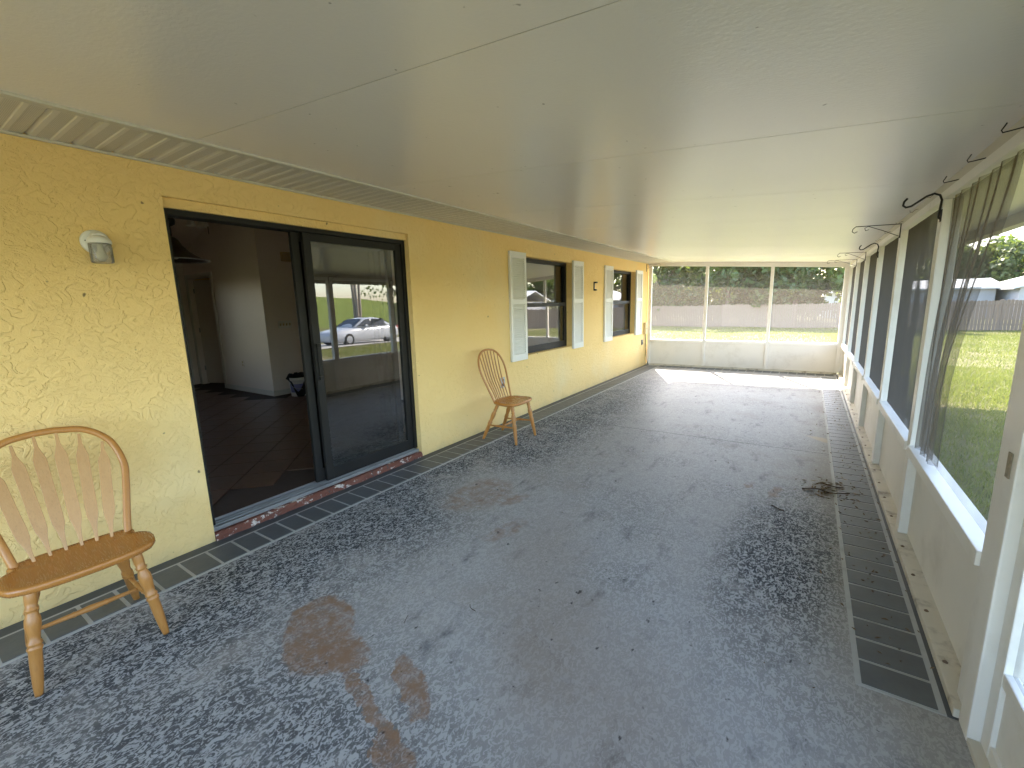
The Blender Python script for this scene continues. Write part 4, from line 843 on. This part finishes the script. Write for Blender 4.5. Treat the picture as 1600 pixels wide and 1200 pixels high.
# ------------------------------------------------------------------ neighbouring houses
NW = paint('pale_neighbour_wall', (.50, .50, .52), .8, .05, 2); NR = paint('white_metal_roof', (.70, .69, .67), .55, .06, 2); NB = paint('brown_garage_door', (.22, .15, .10), .7, .1, 3); NG = paint('dark_window', (.03, .035, .04), .2)
def nhouse(name, label, x0, x1, y0, y1, eave, ridge, along, opens):
    zc = -.75; o = empty(name, ((x0 + x1) / 2, (y0 + y1) / 2, zc)); tag(o, label, 'house', 'neighbouring houses'); cx_, cy_ = o.location.x, o.location.y
    A, B, C_, D = x0 - cx_, x1 - cx_, y0 - cy_, y1 - cy_
    m = MB(); m.box(A, B, C_, D, -.3, eave)
    if along == 'y': m.prism([(A, C_, eave), (B, C_, eave), (0, C_, ridge - .05)], (0, D - C_, 0))
    m.build('wall', NW, o); e = .5; m = MB()
    if along == 'x':
        m.prism([(A - e, C_ - e, eave - .02), (A - e, 0, ridge), (A - e, D + e, eave - .02), (A - e, D + e, eave + .14), (A - e, 0, ridge + .16), (A - e, C_ - e, eave + .14)], (B - A + 2 * e, 0, 0))
    else:
        m.prism([(A - e, C_ - e, eave - .12), (0, C_ - e, ridge), (B + e, C_ - e, eave - .12), (B + e, C_ - e, eave + .04), (0, C_ - e, ridge + .16), (A - e, C_ - e, eave + .04)], (0, D - C_ + 2 * e, 0))
    m.build('roof', NR, o)
    for (kind, ox, w_, lo, hi) in opens:
        fr = MB(); fr.box(ox - .06, ox + w_ + .06, C_ - .05, C_ + .02, lo - .06, hi + .06); f_ = fr.build('window' if kind == 'w' else 'garage_door', NR, o)
        MB().box(ox, ox + w_, C_ - .07, C_ - .045, lo, hi).build('pane' if kind == 'w' else 'door_panel', NG if kind == 'w' else NB, f_)
    return o
nhouse('neighbour_house', 'long low white-roofed house behind the fence', 4.2, 16.3, 55, 63, 2.55, 3.35, 'x', [('g', -4.6, 1.1, 1.0, 2.1), ('w', -2.2, 1.4, 1.1, 2.1), ('w', 1.5, 1.4, 1.1, 2.1)])
nhouse('neighbour_house', 'white gable-fronted house behind the fence at far right', 16.9, 24, 52, 62, 2.55, 3.7, 'y', [('w', -2, 1.4, 1.1, 2.1), ('w', 1, 1.2, 1.1, 2.1)])
nhouse('neighbour_house', 'pale house beyond the fence farther right, seen mirrored', 29, 40, 50, 58, 2.5, 3.9, 'x', [('w', -3, 1.4, 1.1, 2.1), ('w', 2, 1.4, 1.1, 2.1)])

# ------------------------------------------------------------------ parked car (mirrored in the sliding door)
CARP = paint('silver_white_car_paint', (.44, .45, .47), .2, .02, 3, spec=.7); TYRE = paint('tyre_rubber', (.02, .02, .02), .85); RIM = paint('alloy_rim', (.5, .5, .52), .3, .05, 8, metal=.8); CGL = paint('dark_car_glass', (.02, .023, .026), .06, .1); LAMPR = paint('red_lamp', (.35, .02, .02), .2); LAMPW = paint('clear_lamp', (.6, .6, .6), .1)
car = empty('parked_car', (18.0, 16.2, float(gz(np.array(18.), np.array(16.2))) + .03), R(-90 - 4)); tag(car, 'silver-white four-door sedan parked on the drive', 'car')
def loft(secs, mat, name, parent):
    n = len(secs[0]); v = [p_ for s_ in secs for p_ in s_]; f = [(i * n + j, i * n + (j + 1) % n, (i + 1) * n + (j + 1) % n, (i + 1) * n + j) for i in range(len(secs) - 1) for j in range(n)] + [tuple(reversed(range(n))), tuple((len(secs) - 1) * n + j for j in range(n))]
    return MB().add(v, f, True).build(name, mat, parent)
def sec(x, hw, zb, zt, k=.35):
    return [(x, hw * a, zb + (zt - zb) * b) for a, b in ((-.9, 0), (-1, .18), (-1.0, .55), (-.96, .8), (-.86, .95), (-.6, 1), (0, 1.02), (.6, 1), (.86, .95), (.96, .8), (1, .55), (1, .18), (.9, 0))]
loft([sec(*a) for a in ((2.36, .62, .32, .58), (2.3, .74, .24, .68), (2.1, .84, .2, .76), (1.6, .90, .19, .86), (1.0, .91, .19, .93), (.4, .92, .18, .96), (-.8, .92, .18, .98), (-1.6, .91, .19, 1.0), (-2.1, .87, .24, .99), (-2.32, .80, .3, .93), (-2.38, .70, .4, .80))], CARP, 'body', car)
def cab(x, hw, zb, zt): return [(x, hw * a, zb + (zt - zb) * b) for a, b in ((-1, 0), (-.95, .35), (-.86, .75), (-.74, .94), (-.4, 1), (0, 1.01), (.4, 1), (.74, .94), (.86, .75), (.95, .35), (1, 0))]
loft([cab(*a) for a in ((1.02, .74, .90, .93), (.55, .80, .93, 1.19), (.12, .82, .93, 1.38), (-.3, .82, .94, 1.45), (-.9, .81, .95, 1.43), (-1.35, .79, .96, 1.30), (-1.85, .72, .97, 1.02))], CARP, 'roof', car)
for s_ in (1, -1):
    for x0_, x1_, h0, h1 in ((.62, -.20, 1.22, 1.375), (-.28, -1.18, 1.385, 1.33)):
        q0, q1 = .835, .745; zz = .99
        MB().add([(x0_ + .22, s_ * .822, zz), (x1_ + (-.18 if x1_ < -1 else 0), s_ * .822, zz), (x1_, s_ * .752, h1), (x0_ - (.45 if x0_ > .5 else 0), s_ * .756, h0 if x0_ < .5 else 1.36)], [(0, 1, 2, 3)]).build('side_window', CGL, car)
    MB().box(.15, .33, s_ * .93 - .06, s_ * .93 + .06, .97, 1.08).build('door_mirror', CARP, car, .02)
    MB().box(2.12, 2.30, s_ * .66 - .12, s_ * .66 + .12, .60, .70).build('headlight', LAMPW, car, .02); MB().box(-2.36, -2.2, s_ * .66 - .13, s_ * .66 + .13, .78, .90).build('tail_light', LAMPR, car, .02)
    for xd in (.1, -.95): MB().box(xd - .08, xd + .08, s_ * .925 - .015, s_ * .925 + .015, .83, .86).build('door_handle', CARP, car, .005)
    for xw in (1.42, -1.38):
        wh = empty('wheel', (xw, s_ * .80, .33)); wh.parent = car
        MB().lathe([(-.11, .2), (-.11, .30), (-.09, .325), (.09, .325), (.11, .30), (.11, .2)], (0, 0, 0), (0, 1, 0), 28, False).build('tyre', TYRE, wh)
        mm = MB(); mm.lathe([(s_ * .07, .0), (s_ * .09, .05), (s_ * .085, .06)], (0, 0, 0), (0, 1, 0), 16, False); mm.lathe([(-.1, .205), (.1, .205), (.115, .215)], (0, 0, 0), (0, 1, 0), 28, False)
        for k in range(10):
            a = k * math.pi / 5; c, q_ = math.cos(a), math.sin(a); mm.prism([(c * .05 - q_ * .014, s_ * .07, q_ * .05 + c * .014), (c * .21 - q_ * .02, s_ * .09, q_ * .21 + c * .02), (c * .21 + q_ * .02, s_ * .09, q_ * .21 - c * .02), (c * .05 + q_ * .014, s_ * .07, q_ * .05 - c * .014)], (0, s_ * .018, 0))
        mm.build('rim', RIM, wh)
MB().add([(.93, -.66, .975), (.93, .66, .975), (.22, .58, 1.385), (.22, -.58, 1.385)], [(0, 1, 2, 3)]).build('windscreen', CGL, car); MB().add([(-1.88, -.6, 1.035), (-1.88, .6, 1.035), (-1.22, .56, 1.39), (-1.22, -.56, 1.39)], [(0, 1, 2, 3)]).build('rear_window', CGL, car)

# ------------------------------------------------------------------ grass blades
def blades(n, xs, ys, hmin, hmax, wdt):
    x = rng.uniform(*xs, n); y = rng.uniform(*ys, n); ok = ~((x > -7.4) & (x < 3.9) & (y < 10.6)) & ~((x > 15.3) & (x < 21)); x, y = x[ok], y[ok]; n = len(x)
    z = gz(x, y) - .01; a = rng.uniform(0, 6.28, n); h = rng.uniform(hmin, hmax, n); c, s_ = np.cos(a) * wdt, np.sin(a) * wdt; lx, ly = rng.normal(0, .4, n) * h, rng.normal(0, .4, n) * h
    V = np.stack([np.stack([x - c, y - s_, z], 1), np.stack([x + c, y + s_, z], 1), np.stack([x + lx, y + ly, z + h], 1)], 1).reshape(-1, 3); return V
V = np.concatenate([blades(90000, (3.9, 9), (4, 14), .03, .085, .004), blades(90000, (4, 18), (9, 36), .04, .11, .008), blades(60000, (-14, 6), (14, 38), .05, .12, .012)])
me = bpy.data.meshes.new('grass'); me.vertices.add(len(V)); me.vertices.foreach_set('co', V.ravel()); me.loops.add(len(V)); me.loops.foreach_set('vertex_index', np.arange(len(V))); me.polygons.add(len(V) // 3); me.polygons.foreach_set('loop_start', np.arange(0, len(V), 3)); me.update(calc_edges=True)
tag(link('grass', me, m_foliage('grass_blades', (.09, .12, .016), (.23, .21, .062), .4)), 'short patchy green and straw grass on the lawn', 'grass', kind='stuff')
